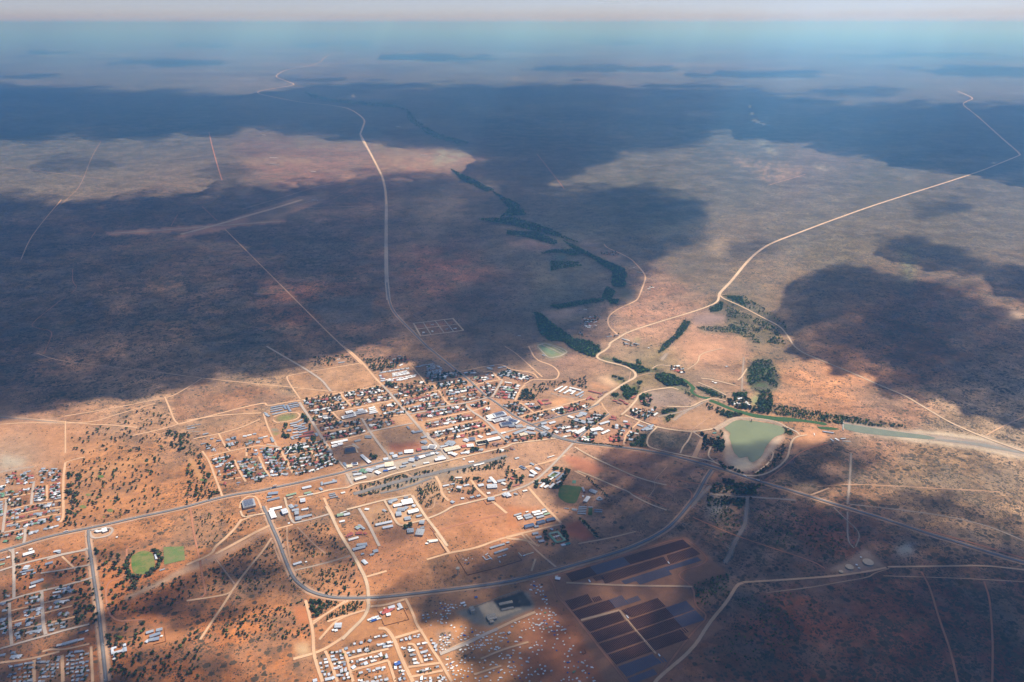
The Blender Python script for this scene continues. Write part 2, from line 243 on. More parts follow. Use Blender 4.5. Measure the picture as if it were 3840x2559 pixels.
# ------------------------------------------------------------------ house blocks: frame, plot width, plot depth, fill, tree share, palette, quad (TL TR BR BL)
OT = 'wwwwwWssgggbbBGrrmmRetm'; NEW = 'bbBsgg'; TW = 'bbBGsggsbBswrrEtb'; SH = 'ssgswgbswWs'; GR = 'bbsgB'
BL = [
 ('A',19,26,.95,.9,OT,[(530,800),(1060,690),(1115,795),(590,892)]), ('A',19,26,.95,.8,OT,[(605,905),(1150,812),(1215,905),(650,1022)]), ('A',19,26,.97,.95,OT,[(1130,690),(1680,588),(1750,670),(1160,782)]), ('A',19,26,.9,.6,OT,[(1215,800),(1770,690),(1850,770),(1260,892)]),
 ('A',19,26,.95,.9,OT,[(670,1042),(990,982),(1060,1090),(730,1142)]), ('A',19,26,.95,.9,OT,[(760,1160),(1090,1100),(1150,1190),(800,1250)]), ('A',19,26,.97,1.,OT,[(840,1290),(1400,1172),(1480,1270),(880,1392)]), ('A',20,26,.9,.7,OT,[(1130,1130),(1350,1080),(1390,1140),(1160,1195)]),
 ('A',20,26,.9,.9,OT,[(1650,890),(1900,830),(1960,900),(1700,962)]), ('A',20,26,.95,.8,OT,[(1700,985),(1990,900),(2040,985),(1760,1042)]), ('A',20,26,.95,.8,OT,[(1410,1075),(1830,1000),(1870,1040),(1440,1128)]), ('A',20,26,.8,.8,OT,[(1480,1155),(1850,1080),(1900,1140),(1520,1250)]),
 ('A',19,26,.95,.9,OT,[(1870,600),(2352,500),(2380,590),(1905,680)]), ('A',19,26,.95,.9,OT,[(1860,700),(2352,605),(2352,700),(1930,772)]), ('A',19,26,.95,.7,OT,[(1940,800),(2352,712),(2352,805),(2010,872)]), ('A',19,26,.95,.6,OT,[(2040,905),(2352,835),(2352,935),(2110,985)]), ('A',20,26,.7,.5,OT,[(2190,1010),(2352,975),(2352,1090),(2220,1100)]),
 ('A',20,26,.95,.8,OT,[(250,1480),(600,1400),(620,1568),(290,1568)]),
 ('B',19,26,.97,.9,OT,[(0,425),(470,375),(520,450),(0,540)]), ('B',19,26,.97,.9,OT,[(112,562),(540,480),(605,565),(170,645)]), ('B',19,26,.97,.6,OT,[(210,650),(680,585),(740,650),(245,745)]), ('B',19,26,.95,.7,OT,[(0,595),(80,590),(105,655),(0,685)]), ('B',19,26,.95,.8,OT,[(0,702),(190,680),(235,755),(0,805)]),
 ('B',19,26,.97,.8,OT,[(320,768),(760,680),(850,755),(370,842)]), ('B',19,26,.97,.8,OT,[(0,835),(235,795),(300,870),(0,915)]), ('B',19,26,.97,.8,OT,[(0,945),(560,865),(640,925),(0,1065)]), ('B',19,26,.95,.5,OT+'mmr',[(0,1120),(665,985),(755,1065),(0,1210)]), ('B',19,26,.97,.8,OT,[(20,1265),(790,1105),(885,1180),(85,1352)]),
 ('B',20,26,.85,.7,OT,[(150,1382),(900,1220),(960,1260),(200,1400)]), ('B',20,26,.8,.6,OT+'rrm',[(850,1215),(960,1230),(1040,1310),(900,1330)]), ('B',20,26,.6,.7,OT,[(540,385),(720,350),(740,400),(580,430)]), ('B',20,26,.9,.6,OT,[(610,465),(960,392),(1040,470),(720,542)]), ('B',20,26,.95,.7,OT,[(760,565),(1060,512),(960,735),(880,735)]),
 ('B',19,26,.9,1.,GR,[(1020,400),(1200,350),(1330,400),(1130,485)]), ('B',19,26,.95,.9,OT,[(1150,420),(1350,400),(1580,465),(1420,545)]), ('B',19,26,.95,.5,OT+'mm',[(1120,540),(1370,570),(1290,780),(990,765)]), ('B',19,26,.95,.9,OT,[(1080,840),(1340,835),(1520,975),(1350,1020)]), ('B',20,26,.9,.9,OT,[(1410,830),(1560,840),(1695,935),(1580,960)]),
 ('B',19,26,.97,.7,OT+'rr',[(1825,940),(2352,800),(2352,900),(1960,1005)]), ('B',20,26,.9,1.,OT+'mm',[(1620,995),(1780,965),(1890,1030),(1760,1070)]), ('B',20,26,.9,1.,OT+'rr',[(1410,1050),(1580,1010),(1680,1080),(1520,1110)]), ('B',20,26,.85,.8,OT,[(640,850),(830,812),(950,850),(700,925)]), ('B',20,26,.9,.8,OT,[(760,945),(900,890),(960,980),(830,1040)]),
 ('B',19,26,.9,.8,OT+'m',[(1160,1340),(1860,1270),(1880,1345),(1220,1425)]), ('B',19,26,.9,.5,OT+'ommo',[(1830,1180),(2050,1160),(2090,1250),(1900,1310)]), ('B',19,26,.8,.7,OT,[(1930,1130),(2300,1080),(2340,1180),(2000,1240)]), ('B',20,26,.9,.7,OT,[(1960,1330),(2250,1270),(2250,1330),(2130,1370)]), ('B',20,26,.9,.9,OT,[(2250,1380),(2352,1280),(2352,1420),(2270,1400)]),
 ('B',19,26,.9,.5,OT+'rmm',[(1060,1510),(1270,1470),(1300,1520),(1080,1568)]), ('E',19,26,.95,.8,OT+'m',[(1640,180),(1980,120),(2000,170),(1700,225)]), ('E',19,26,.9,.5,'mmrrm',[(1980,90),(2352,20),(2352,70),(2050,120)]), ('E',20,24,.7,.3,'mmr',[(2080,175),(2352,130),(2352,170),(2110,205)]),
 ('C',20,26,.9,.8,OT+'r',[(0,960),(280,1010),(160,1130),(0,1240)]), ('C',20,26,.8,.6,OT,[(0,860),(60,860),(40,920),(0,930)]), ('C',20,28,.55,.7,OT+'r',[(330,1150),(640,1160),(540,1250),(400,1200)]), ('C',20,28,.5,.5,'rmtm',[(350,1300),(530,1250),(530,1440),(350,1450)]), ('C',20,28,.6,.9,OT,[(600,1200),(770,1250),(700,1400),(590,1420)]), ('C',20,26,.9,.9,OT,[(0,1290),(130,1280),(100,1400),(0,1400)]), ('C',20,26,.6,.9,OT,[(640,930),(1080,920),(880,1090),(660,1010)]), ('C',24,30,.6,1.,'rmm',[(790,770),(960,740),(920,870),(800,860)]),
 ('C',20,26,.85,1.,OT,[(1240,290),(1420,330),(1440,400),(1250,370)]), ('C',20,26,.6,1.,'wWs',[(2100,820),(2352,760),(2352,900),(2150,870)]), ('P',26,34,.7,.8,'wbBs',[(740,900),(890,870),(900,940),(760,945)]), ('P',26,34,.6,1.,'rmbw',[(720,950),(830,960),(820,1000),(740,1000)]), ('P',26,34,.5,.8,'bwB',[(1140,1145),(1300,1150),(1260,1185),(1150,1170)]),('P',26,34,.6,.8,'bwB',[(690,1040),(760,1040),(780,1080),(710,1080)]),('P',26,34,.6,.8,'bBb',[(970,1065),(1100,1055),(1100,1095),(980,1090)]),
 ('P',26,34,.7,.5,'wbs',[(1380,590),(1450,590),(1450,625),(1370,625)]), ('P',26,34,.7,.8,'BGb',[(920,250),(1090,245),(1100,290),(930,280)]),
 ('A',14,24,1.,.1,'sbbs',[(1655,380),(2120,305),(2130,325),(1660,400)]), ('A',14,24,1.,.1,'sbrs',[(1650,420),(1710,420),(1750,515),(1690,520)]), ('A',14,22,1.,0,'swws',[(1845,395),(2070,355),(2090,385),(1860,430)]), ('A',14,22,1.,0,'wwsw',[(1850,430),(2100,385),(2110,405),(1860,450)]), ('A',14,22,.95,0,'wswwr',[(1750,490),(2180,415),(2240,445),(1780,525)]), ('A',14,22,.9,0,'wsw',[(1900,495),(2060,460),(2080,490),(1920,515)]),
 ('A',14,24,1.,.05,'bbs',[(2180,295),(2352,255),(2352,285),(2200,312)]), ('B',14,22,1.,.05,'bbsb',[(0,265),(110,240),(130,330),(0,365)]), ('B',14,22,1.,.05,'bbs',[(125,275),(165,265),(250,350),(210,360)]), ('B',14,22,.95,.05,'bsb',[(0,370),(200,340),(215,395),(0,425)]),
 ('A',22,28,.7,.9,'wsGb',[(1830,180),(2080,160),(2090,230),(1820,250)]),
 ('D',18,24,.95,.95,OT+'bb',[(1410,520),(1800,435),(1870,545),(1440,620)]), ('D',18,24,.95,.8,OT+'bb',[(1480,640),(1860,570),(1960,850),(1590,925)]), ('D',18,24,.95,.9,OT+'bb',[(1810,430),(2010,400),(2230,740),(1960,840)]), ('D',18,24,.85,.4,TW,[(1065,510),(1350,530),(1570,910),(1240,940)]), ('D',18,24,.85,.4,TW,[(900,670),(1045,650),(1220,935),(1080,980)]), ('D',18,24,.85,.4,TW,[(745,705),(900,670),(1080,975),(870,1000)]),
 ('D',19,26,.75,.4,TW,[(370,670),(690,600),(830,960),(490,985)]), ('D',22,28,.45,.4,TW,[(500,1000),(1230,950),(1290,990),(560,1085)]), ('D',20,26,.55,.3,TW,[(210,470),(400,430),(430,560),(260,560)]), ('D',20,28,.4,.2,TW,[(430,390),(740,290),(850,480),(530,530)]), ('D',19,26,.65,.2,TW,[(820,400),(1110,340),(1120,430),(870,500)]), ('D',22,26,.5,.3,TW,[(890,540),(1050,520),(1050,620),(900,640)]),
 ('G',15,19,.98,.35,TW,[(742,465),(880,430),(890,672),(740,702)]), ('G',15,19,.98,.35,TW,[(512,500),(660,482),(668,718),(500,752)]), ('G',17,22,.75,.5,TW,[(105,645),(440,600),(440,760),(112,802)]), ('G',17,20,.9,.35,TW,[(95,855),(885,702),(885,790),(95,938)]), ('G',17,20,.9,.35,TW,[(90,965),(885,818),(885,880),(90,1042)]), ('G',17,20,.85,.4,TW,[(90,1062),(885,918),(885,990),(90,1145)]),
 ('G',20,24,.5,.3,TW,[(60,1190),(330,1165),(330,1330),(60,1330)]), ('G',18,24,.6,.3,TW,[(410,1150),(860,1045),(860,1095),(425,1215)]), ('G',15,20,.5,.3,'bsRsb',[(90,300),(500,250),(500,450),(90,480)]), ('G',15,20,.5,.3,'bsrsb',[(560,220),(900,225),(880,420),(600,450)]), ('G',17,22,.8,.4,TW,[(0,480),(70,470),(70,655),(0,665)]), ('G',18,22,.8,.5,TW,[(90,570),(460,510),(450,590),(90,650)]), ('G',17,22,.9,.3,TW,[(0,710),(20,710),(22,930),(0,940)]),('G',20,24,.5,.3,TW,[(0,1130),(30,1130),(30,1250),(0,1250)]),
 ('I',20,26,.8,.5,GR,[(285,570),(475,535),(495,1045),(300,1085)]), ('I',20,26,.75,.5,GR,[(170,720),(270,700),(275,1060),(190,1090)]), ('I',20,26,.85,.5,GR,[(0,625),(95,610),(90,1010),(0,1025)]), ('I',20,26,.7,.5,GR,[(540,470),(845,435),(860,560),(550,605)]), ('I',20,26,.8,.5,GR,[(545,620),(850,585),(860,690),(560,725)]), ('I',20,26,.7,.6,GR,[(560,870),(850,820),(865,930),(590,990)]), ('I',22,28,.4,.5,GR,[(620,750),(800,740),(810,810),(620,810)]), ('I',22,28,.6,.4,GR,[(0,480),(120,470),(120,590),(0,600)]),
 ('K',14,17,.8,.3,SH,[(335,1170),(475,1150),(600,1530),(435,1568)]), ('K',14,17,.75,.35,SH,[(535,1120),(715,1085),(850,1540),(645,1568)]), ('K',14,17,.7,.2,SH,[(725,1020),(1340,840),(1385,920),(745,1075)]), ('K',14,17,.75,.4,SH,[(775,1130),(1430,965),(1450,1060),(800,1215)]), ('K',14,17,.7,.35,SH,[(830,1255),(1380,1130),(1405,1215),(850,1385)]), ('K',14,17,.65,.35,SH,[(880,1430),(1350,1325),(1355,1400),(900,1510)]), ('K',14,17,.75,.35,SH,[(960,1535),(1370,1440),(1430,1568),(1000,1600)]),
 ('K',14,17,.8,.3,SH,[(1400,1290),(1565,1270),(1680,1540),(1490,1600)]), ('K',14,17,.85,.25,SH,[(1540,925),(1870,848),(1895,905),(1575,1005)]), ('K',14,17,.85,.3,SH,[(1585,1065),(1725,1025),(1840,1325),(1700,1340)]), ('K',14,17,.85,.3,SH,[(1800,1000),(1930,962),(2070,1250),(1935,1290)]), ('K',15,19,.6,.3,SH,[(1790,1385),(2135,1310),(2155,1380),(1800,1480)]), ('K',14,17,.7,.2,SH,[(1780,1510),(2230,1470),(2240,1600),(1790,1600)]), ('K',14,17,.9,.1,SH,[(1990,920),(2050,935),(2180,1190),(2110,1190)]),
 ('I',14,18,.75,.4,GR,[(100,1370),(385,1320),(375,1580),(90,1600)]), ('I',14,18,.8,.4,GR,[(425,1280),(712,1250),(705,1560),(435,1590)]), ('I',14,18,.8,.45,GR,[(755,1210),(1045,1165),(1060,1560),(775,1590)]), ('I',16,20,.35,.1,GR,[(0,1230),(240,1180),(250,1300),(0,1330)]),
 ('E',14,18,.55,.5,'sssGwb',[(370,1100),(650,1040),(640,1190),(400,1330)]), ('E',12,14,.6,.2,'sssGwb',[(940,1110),(1080,1080),(1110,1110),(960,1180)]), ('E',14,18,.5,.5,'stGc',[(1470,720),(1600,700),(1620,790),(1490,800)]), ('K',10,12,.7,.1,'sxwssb',[(1090,650),(1240,590),(1280,650),(1130,700)]), ('V',34,60,.8,.1,'wWsg',[(955,747),(1036,738),(1056,758),(968,769)]),
 ('J',12,16,.4,.2,'sBw',[(1030,180),(1210,160),(1220,210),(1040,220)]),
]
# woods: frame, number of trees, polygon, radius range
WOOD = [('C',520,[(190,130),(330,150),(500,230),(700,290),(950,330),(1130,350),(1120,370),(950,380),(770,400),(600,300),(400,260),(240,220)],4,7.5), ('C',560,[(1000,430),(1130,400),(1300,440),(1440,520),(1500,600),(1540,680),(1680,760),(1560,740),(1380,650),(1200,590),(1050,490)],4,8),
 ('C',230,[(480,600),(700,560),(780,600),(760,680),(640,780),(520,770),(560,680)],4,8), ('C',90,[(360,700),(500,700),(520,780),(400,760)],3.5,6), ('C',60,[(700,520),(820,520),(760,580),(680,570)],3,6), ('C',130,[(1060,950),(1350,900),(1340,1000),(1180,1120),(1100,1000)],3,6), ('C',120,[(2150,700),(2352,690),(2352,900),(2200,880)],4,7),
 ('C',120,[(1600,600),(1900,620),(2050,760),(1850,740)],3,6), ('C',60,[(780,700),(960,720),(920,880),(790,850)],3.5,6.5), ('C',190,[(600,1280),(880,1300),(900,1480),(640,1470)],2,4), ('C',140,[(1950,930),(2300,1000),(2100,1050),(1960,1000)],3,5.5), ('C',90,[(340,420),(620,500),(500,560),(380,480)],3,5.5), ('C',26,[(730,200),(810,210),(800,270),(720,260)],3.5,6),
 ('P',1500,[(270,850),(330,860),(440,950),(560,1040),(650,1100),(820,1130),(930,1220),(860,1280),(780,1260),(640,1200),(560,1130),(420,1120),(330,1060)],6,11), ('P',420,[(420,785),(560,762),(700,735),(900,712),(970,728),(700,776),(500,812)],7,10),
 ('P',900,[(560,150),(680,200),(860,290),(1000,350),(1150,420),(1185,480),(1150,530),(1175,560),(1150,600),(1030,590),(1040,450),(900,360),(800,290),(650,220)],7,12), ('P',420,[(980,590),(1070,640),(1010,730),(930,705)],6,10), ('P',220,[(990,715),(1100,720),(1080,760),(1020,760)],5,8), ('P',300,[(330,270),(440,230),(700,230),(750,270),(640,290),(560,260),(420,260)],6,10),
 ('P',260,[(430,340),(700,350),(740,390),(560,410),(430,440)],6,9), ('P',500,[(0,40),(300,60),(500,150),(480,190),(200,110),(0,80)],6,11), ('P',200,[(1960,780),(2060,730),(2120,750),(2110,830),(2000,840)],5,8), ('P',380,[(1640,1070),(1740,920),(1800,930),(1780,990),(1700,1080),(1550,1210),(1470,1260),(1540,1150)],4.5,8),
 ('P',260,[(2120,680),(2300,690),(2352,800),(2200,770)],4.5,8), ('P',200,[(1850,980),(2352,980),(2352,1060),(1900,1020)],3.5,6), ('P',160,[(680,1180),(900,1160),(930,1230),(780,1240)],5,8),
 ('V',700,[(1095,505),(1180,500),(1260,525),(1330,560),(1280,545),(1180,520)],8,13), ('V',420,[(1130,440),(1190,470),(1210,495),(1150,500),(1170,480)],9,14), ('V',380,[(1035,390),(1080,410),(1135,438),(1120,442),(1060,415)],10,15), ('V',420,[(935,250),(960,280),(1000,305),(1080,330),(1060,335),(990,315),(935,275)],12,18), ('V',420,[(700,212),(760,228),(900,240),(940,255),(900,248),(760,236),(715,226)],14,22),
 ('U',420,[(575,962),(680,960),(735,1080),(725,1135),(640,1190),(530,1130),(525,1030)],3.5,6), ('U',120,[(590,1190),(690,1180),(690,1290),(600,1280)],4,7), ('U',500,[(700,1250),(1600,1400),(1150,1385),(600,1300),(560,1300)],3,5.5), ('U',120,[(375,545),(500,540),(760,700),(800,780),(700,760),(480,600)],3.5,6), ('U',500,[(380,600),(700,740),(780,860),(560,850),(400,740)],3,5.5), ('U',60,[(760,1400),(830,1420),(820,1450),(770,1440)],2.5,4),
 ('O',80,[(200,320),(340,330),(330,560),(200,620),(120,420)],2.5,4.6), ('O',190,[(400,380),(1040,420),(1040,600),(900,740),(620,640),(480,600)],2.2,4), ('O',110,[(0,780),(240,820),(250,960),(110,1120),(0,1000)],2.2,4), ('O',150,[(250,1000),(520,960),(900,940),(700,1300),(330,1500),(100,1450)],2,3.8)]

# ------------------------------------------------------------------ node helpers
class N:
    def __init__(s, name):
        s.m = bpy.data.materials.new(name); s.m.use_nodes = True; s.t = s.m.node_tree; s.t.nodes.clear()
        s.out = s.t.nodes.new('ShaderNodeOutputMaterial')
    def n(s, typ, **kw):
        q = s.t.nodes.new('ShaderNode'+typ)
        for k, v in kw.items():
            if k.startswith('i_'): q.inputs[k[2:]].default_value = v
            else: setattr(q, k, v)
        return q
    def l(s, a, b): s.t.links.new(a, b)
    def attr(s, name, out='Color'): return s.n('Attribute', attribute_name=name).outputs[out]
    def math(s, op, a, b=None, clamp=False):
        q = s.n('Math', operation=op, use_clamp=clamp)
        for i, v in enumerate((a, b)):
            if v is None: continue
            if isinstance(v, (int, float)): q.inputs[i].default_value = v
            else: s.l(v, q.inputs[i])
        return q.outputs[0]
    def mix(s, f, a, b, mode='MIX'):
        q = s.n('Mix', data_type='RGBA', blend_type=mode)
        for k, v in ((0, f), (6, a), (7, b)):
            if isinstance(v, (int, float)): q.inputs[k].default_value = v
            elif isinstance(v, (tuple, list, np.ndarray)): q.inputs[k].default_value = (*[float(c) for c in v[:3]], 1)
            else: s.l(v, q.inputs[k])
        return q.outputs[2]
    def noise(s, scale, detail=3, rough=.55, vec=None, dim='3D'):
        q = s.n('TexNoise'); q.inputs['Scale'].default_value = scale; q.inputs['Detail'].default_value = detail; q.inputs['Roughness'].default_value = rough
        if vec: s.l(vec, q.inputs['Vector'])
        return q.outputs['Fac']
    def ramp(s, x, a, b, lo=0., hi=1.):
        q = s.n('MapRange', clamp=True); q.interpolation_type = 'SMOOTHSTEP'
        for k, v in (('From Min', a), ('From Max', b), ('To Min', lo), ('To Max', hi)):
            if isinstance(v, (int, float)): q.inputs[k].default_value = v
            else: s.l(v, q.inputs[k])
        s.l(x, q.inputs['Value']); return q.outputs[0]
    def surf(s, colr, rough=.9, spec=.2, alpha=None, metal=0):
        b = s.n('BsdfPrincipled'); b.inputs['Roughness'].default_value = rough; b.inputs['Specular IOR Level'].default_value = spec; b.inputs['Metallic'].default_value = metal
        if isinstance(colr, (tuple, list, np.ndarray)): b.inputs['Base Color'].default_value = (*[float(c) for c in colr[:3]], 1)
        else: s.l(colr, b.inputs['Base Color'])
        if alpha is not None: s.l(alpha, b.inputs['Alpha'])
        s.l(b.outputs[0], s.out.inputs[0]); return s.m

def ground_material():
    s = N('soil and scrub'); pos = s.n('NewGeometry').outputs['Position']
    soil = s.attr('soil'); bush = s.attr('scrub', 'Fac')
    big = s.noise(1/900, 4, .6, pos); mid = s.noise(1/170, 4, .62, pos); small = s.noise(1/28, 3, .6, pos); fine = s.noise(1/6, 2, .6, pos)
    f = s.math('ADD', s.math('MULTIPLY', s.math('SUBTRACT', big, .5), .9), s.math('MULTIPLY', s.math('SUBTRACT', mid, .5), 1.35))
    f = s.math('ADD', f, s.math('MULTIPLY', s.math('SUBTRACT', small, .5), .95))
    f = s.math('ADD', f, s.math('MULTIPLY', s.math('SUBTRACT', fine, .5), .45))
    br = s.math('ADD', s.math('MULTIPLY', f, s.math('ADD', s.math('MULTIPLY', bush, 1.6), .5)), 1.0)
    comb = s.n('CombineColor'); 
    for i in range(3): s.l(br, comb.inputs[i])
    c = s.mix(1.0, soil, comb.outputs[0], 'MULTIPLY')
    # dry grass and grey litter in drifts
    g = s.ramp(s.noise(1/320, 6, .66, pos), .45, .62)
    c = s.mix(s.math('MULTIPLY', s.math('MULTIPLY', g, bush), .62), c, lit(142, 132, 116))
    g2 = s.ramp(s.noise(1/95., 5, .68, pos), .50, .60)
    c = s.mix(s.math('MULTIPLY', s.math('MULTIPLY', g2, s.ramp(bush, .08, .6)), .5), c, lit(112, 92, 76))
    r = s.ramp(s.noise(1/520, 4, .6, s.n('VectorMath', operation='ADD').outputs[0]), .5, .7) if False else None
    # shrubs: dots of two sizes
    for sc_, r0, seedv in ((1/15., .50, 0), (1/8., .46, 57.3), (1/36., .40, 91.7)):
        add = s.n('VectorMath', operation='ADD'); s.l(pos, add.inputs[0]); add.inputs[1].default_value = (seedv*11, seedv*7, 0)
        wob = s.noise(1/5., 2, .5, pos)
        v = s.n('TexVoronoi'); v.inputs['Scale'].default_value = sc_; s.l(add.outputs[0], v.inputs['Vector'])
        patch = s.math('MULTIPLY', s.ramp(s.noise(1/75, 3, .6, add.outputs[0]), .32, .66, .15, 1.3), s.ramp(s.noise(1/420, 4, .6, add.outputs[0]), .36, .58, .55, 1.15))
        rad = s.math('MULTIPLY', s.math('MULTIPLY', bush, patch), r0)
        d = s.math('ADD', v.outputs['Distance'], s.math('MULTIPLY', s.math('SUBTRACT', wob, .5), .35))
        q = s.n('MapRange', clamp=True); s.l(d, q.inputs['Value']); s.l(rad, q.inputs['From Min']); s.l(s.math('ADD', rad, .08), q.inputs['From Max']); q.inputs['To Min'].default_value = 1; q.inputs['To Max'].default_value = 0
        m = s.math('MULTIPLY', q.outputs[0], s.math('MULTIPLY', s.ramp(bush, .02, .12), .88))
        vc = s.n('SeparateColor'); s.l(v.outputs['Color'], vc.inputs[0])
        gc = s.mix(vc.outputs[0], lin((54, 52, 44)), lin((86, 76, 62)))
        c = s.mix(m, c, gc)
    s.surf(c, .95, .1); return s.m

def flat_mat(name, c, var=.15, scale=1/8., rough=.9, spec=.2, c2=None):
    s = N(name); pos = s.n('NewGeometry').outputs['Position']
    n = s.noise(scale, 4, .6, pos)
    c = np.asarray(c, float); c2 = c*(1-2*var) if c2 is None else c2
    return s.surf(s.mix(s.ramp(n, .3, .7), c*(1+var), c2), rough, spec)

def ribbon_mat(name, c, soft=.35, var=.2, amax=1.0, line=None):
    """a road surface with ragged dusty verges: 'edge' runs -1..1 across the ribbon"""
    s = N(name); pos = s.n('NewGeometry').outputs['Position']
    e = s.math('ABSOLUTE', s.attr('edge', 'Fac')); n = s.noise(1/14., 4, .65, pos); n2 = s.noise(1/120., 3, .6, pos)
    e2 = s.math('ADD', e, s.math('MULTIPLY', s.math('SUBTRACT', n, .5), .5*soft+.08))
    c = np.asarray(c, float)
    cc = s.mix(s.ramp(n2, .3, .7), c*(1+var), c*(1-var))
    if line is not None:
        lm = s.math('LESS_THAN', s.math('ABSOLUTE', s.math('SUBTRACT', e, 0.0)), .035)
        cc = s.mix(s.math('MULTIPLY', lm, .6), cc, line)
    a = s.ramp(e2, 1-soft, 1.0, amax, 0.0)
    return s.surf(cc, .9, .25, alpha=a)

def vcol_mat(name, attr_='tint', rough=.6, spec=.3, trans=0, nscale=1/3., nvar=.35):
    s = N(name); pos = s.n('NewGeometry').outputs['Position']
    n = s.noise(nscale, 3, .6, pos)
    k = s.math('ADD', s.math('MULTIPLY', s.math('SUBTRACT', n, .5), nvar), 1.0)
    comb = s.n('CombineColor')
    for i in range(3): s.l(k, comb.inputs[i])
    return s.surf(s.mix(1.0, s.attr(attr_), comb.outputs[0], 'MULTIPLY'), rough, spec)
def objcol_mat(name, rough=.6, spec=.3, nscale=1/3., nvar=.3, metal=0):
    s = N(name); pos = s.n('NewGeometry').outputs['Position']
    n = s.noise(nscale, 3, .6, pos)
    k = s.math('ADD', s.math('MULTIPLY', s.math('SUBTRACT', n, .5), nvar), 1.0)
    comb = s.n('CombineColor')
    for i in range(3): s.l(k, comb.inputs[i])
    return s.surf(s.mix(1.0, s.n('ObjectInfo').outputs['Color'], comb.outputs[0], 'MULTIPLY'), rough, spec, metal=metal)

# ------------------------------------------------------------------ mesh helpers
def mesh_np(name, V, F4, mats, attrs=None, mi=None, smooth=False):
    """V (n,3); F4 list/array of quads or tris (uniform)"""
    V = np.asarray(V, np.float32); F4 = np.asarray(F4, np.int32); k = F4.shape[1]
    me = bpy.data.meshes.new(name); me.vertices.add(len(V)); me.vertices.foreach_set('co', V.ravel())
    me.loops.add(F4.size); me.loops.foreach_set('vertex_index', F4.ravel())
    me.polygons.add(len(F4)); me.polygons.foreach_set('loop_start', np.arange(0, F4.size, k, dtype=np.int32))
    for m in (mats if isinstance(mats, (list, tuple)) else [mats]): me.materials.append(m)
    if mi is not None: me.polygons.foreach_set('material_index', np.asarray(mi, np.int32))
    me.update(calc_edges=True)
    for nm, (typ, dom, arr) in (attrs or {}).items():
        a = me.attributes.new(nm, typ, dom); arr = np.asarray(arr, np.float32)
        if typ == 'FLOAT': a.data.foreach_set('value', arr.ravel())
        else: a.data.foreach_set('color', np.concatenate([arr, np.ones((len(arr), 1), np.float32)], 1).ravel())
    if not smooth: me.polygons.foreach_set('use_smooth', np.zeros(len(F4), bool))
    return me
def link(name, me, parent=None, loc=None, rz=0, color=None):
    o = bpy.data.objects.new(name, me); col.objects.link(o)
    if parent: o.parent = parent
    if loc is not None: o.location = loc
    if rz: o.rotation_euler.z = rz
    if color is not None: o.color = (*[float(c) for c in color], 1)
    return o
def tag(o, label=None, cat=None, group=None, kind=None):
    if label: o['label'] = label
    if cat: o['category'] = cat
    if group: o['group'] = group
    if kind: o['kind'] = kind
    return o
class MB:
    """collects boxes, gables, etc. as plain polygons"""
    def __init__(s): s.v = []; s.f = []; s.m = []
    def poly(s, pts, mi=0):
        b = len(s.v); s.v += [tuple(p) for p in pts]; s.f.append(tuple(range(b, b+len(pts)))); s.m.append(mi)
    def box(s, x0, x1, y0, y1, z0, z1, mi=0, bottom=False):
        c = [(x0,y0,z0),(x1,y0,z0),(x1,y1,z0),(x0,y1,z0),(x0,y0,z1),(x1,y0,z1),(x1,y1,z1),(x0,y1,z1)]
        b = len(s.v); s.v += c
        fs = [(4,5,6,7),(0,1,5,4),(1,2,6,5),(2,3,7,6),(3,0,4,7)] + ([(3,2,1,0)] if bottom else [])
        s.f += [tuple(b+i for i in f) for f in fs]; s.m += [mi]*len(fs)
    def gable(s, x0, x1, y0, y1, z, h, ov=.4, mi=0, t=.12):
        """ridge along x, solid"""
        x0 -= ov; x1 += ov; y0 -= ov; y1 += ov; ym = (y0+y1)/2
        a, b_, c, d, e, f = (x0,y0,z), (x1,y0,z), (x1,y1,z), (x0,y1,z), (x0,ym,z+h), (x1,ym,z+h)
        for p in ((a,b_,f,e), (c,d,e,f), (b_,c,f), (d,a,e), (d,c,b_,a)): s.poly(p, mi)
    def hip(s, x0, x1, y0, y1, z, h, ov=.4, mi=0):
        x0 -= ov; x1 += ov; y0 -= ov; y1 += ov; ym = (y0+y1)/2; k = min((y1-y0)/2, (x1-x0)/2-.1)
        a, b_, c, d, e, f = (x0,y0,z), (x1,y0,z), (x1,y1,z), (x0,y1,z), (x0+k,ym,z+h), (x1-k,ym,z+h)
        for p in ((a,b_,f,e), (c,d,e,f), (b_,c,f), (d,a,e), (d,c,b_,a)): s.poly(p, mi)
    def cyl(s, cx, cy_, r, z0, z1, n=20, mi=0, r1=None, cap=True):
        r1 = r if r1 is None else r1; b = len(s.v)
        for k in range(n):
            a = 2*math.pi*k/n; s.v += [(cx+r*math.cos(a), cy_+r*math.sin(a), z0), (cx+r1*math.cos(a), cy_+r1*math.sin(a), z1)]
        for k in range(n):
            j = (k+1) % n; s.f.append((b+2*k, b+2*j, b+2*j+1, b+2*k+1)); s.m.append(mi)
        if cap: s.f.append(tuple(b+2*k+1 for k in range(n))); s.m.append(mi)
    def xf(s, start, fn):
        s.v[start:] = [fn(*p) for p in s.v[start:]]
    def mesh(s, name, mats):
        me = bpy.data.meshes.new(name); me.from_pydata(s.v, [], s.f)
        for m in (mats if isinstance(mats, (list, tuple)) else [mats]): me.materials.append(m)
        me.polygons.foreach_set('material_index', s.m); me.update(); return me

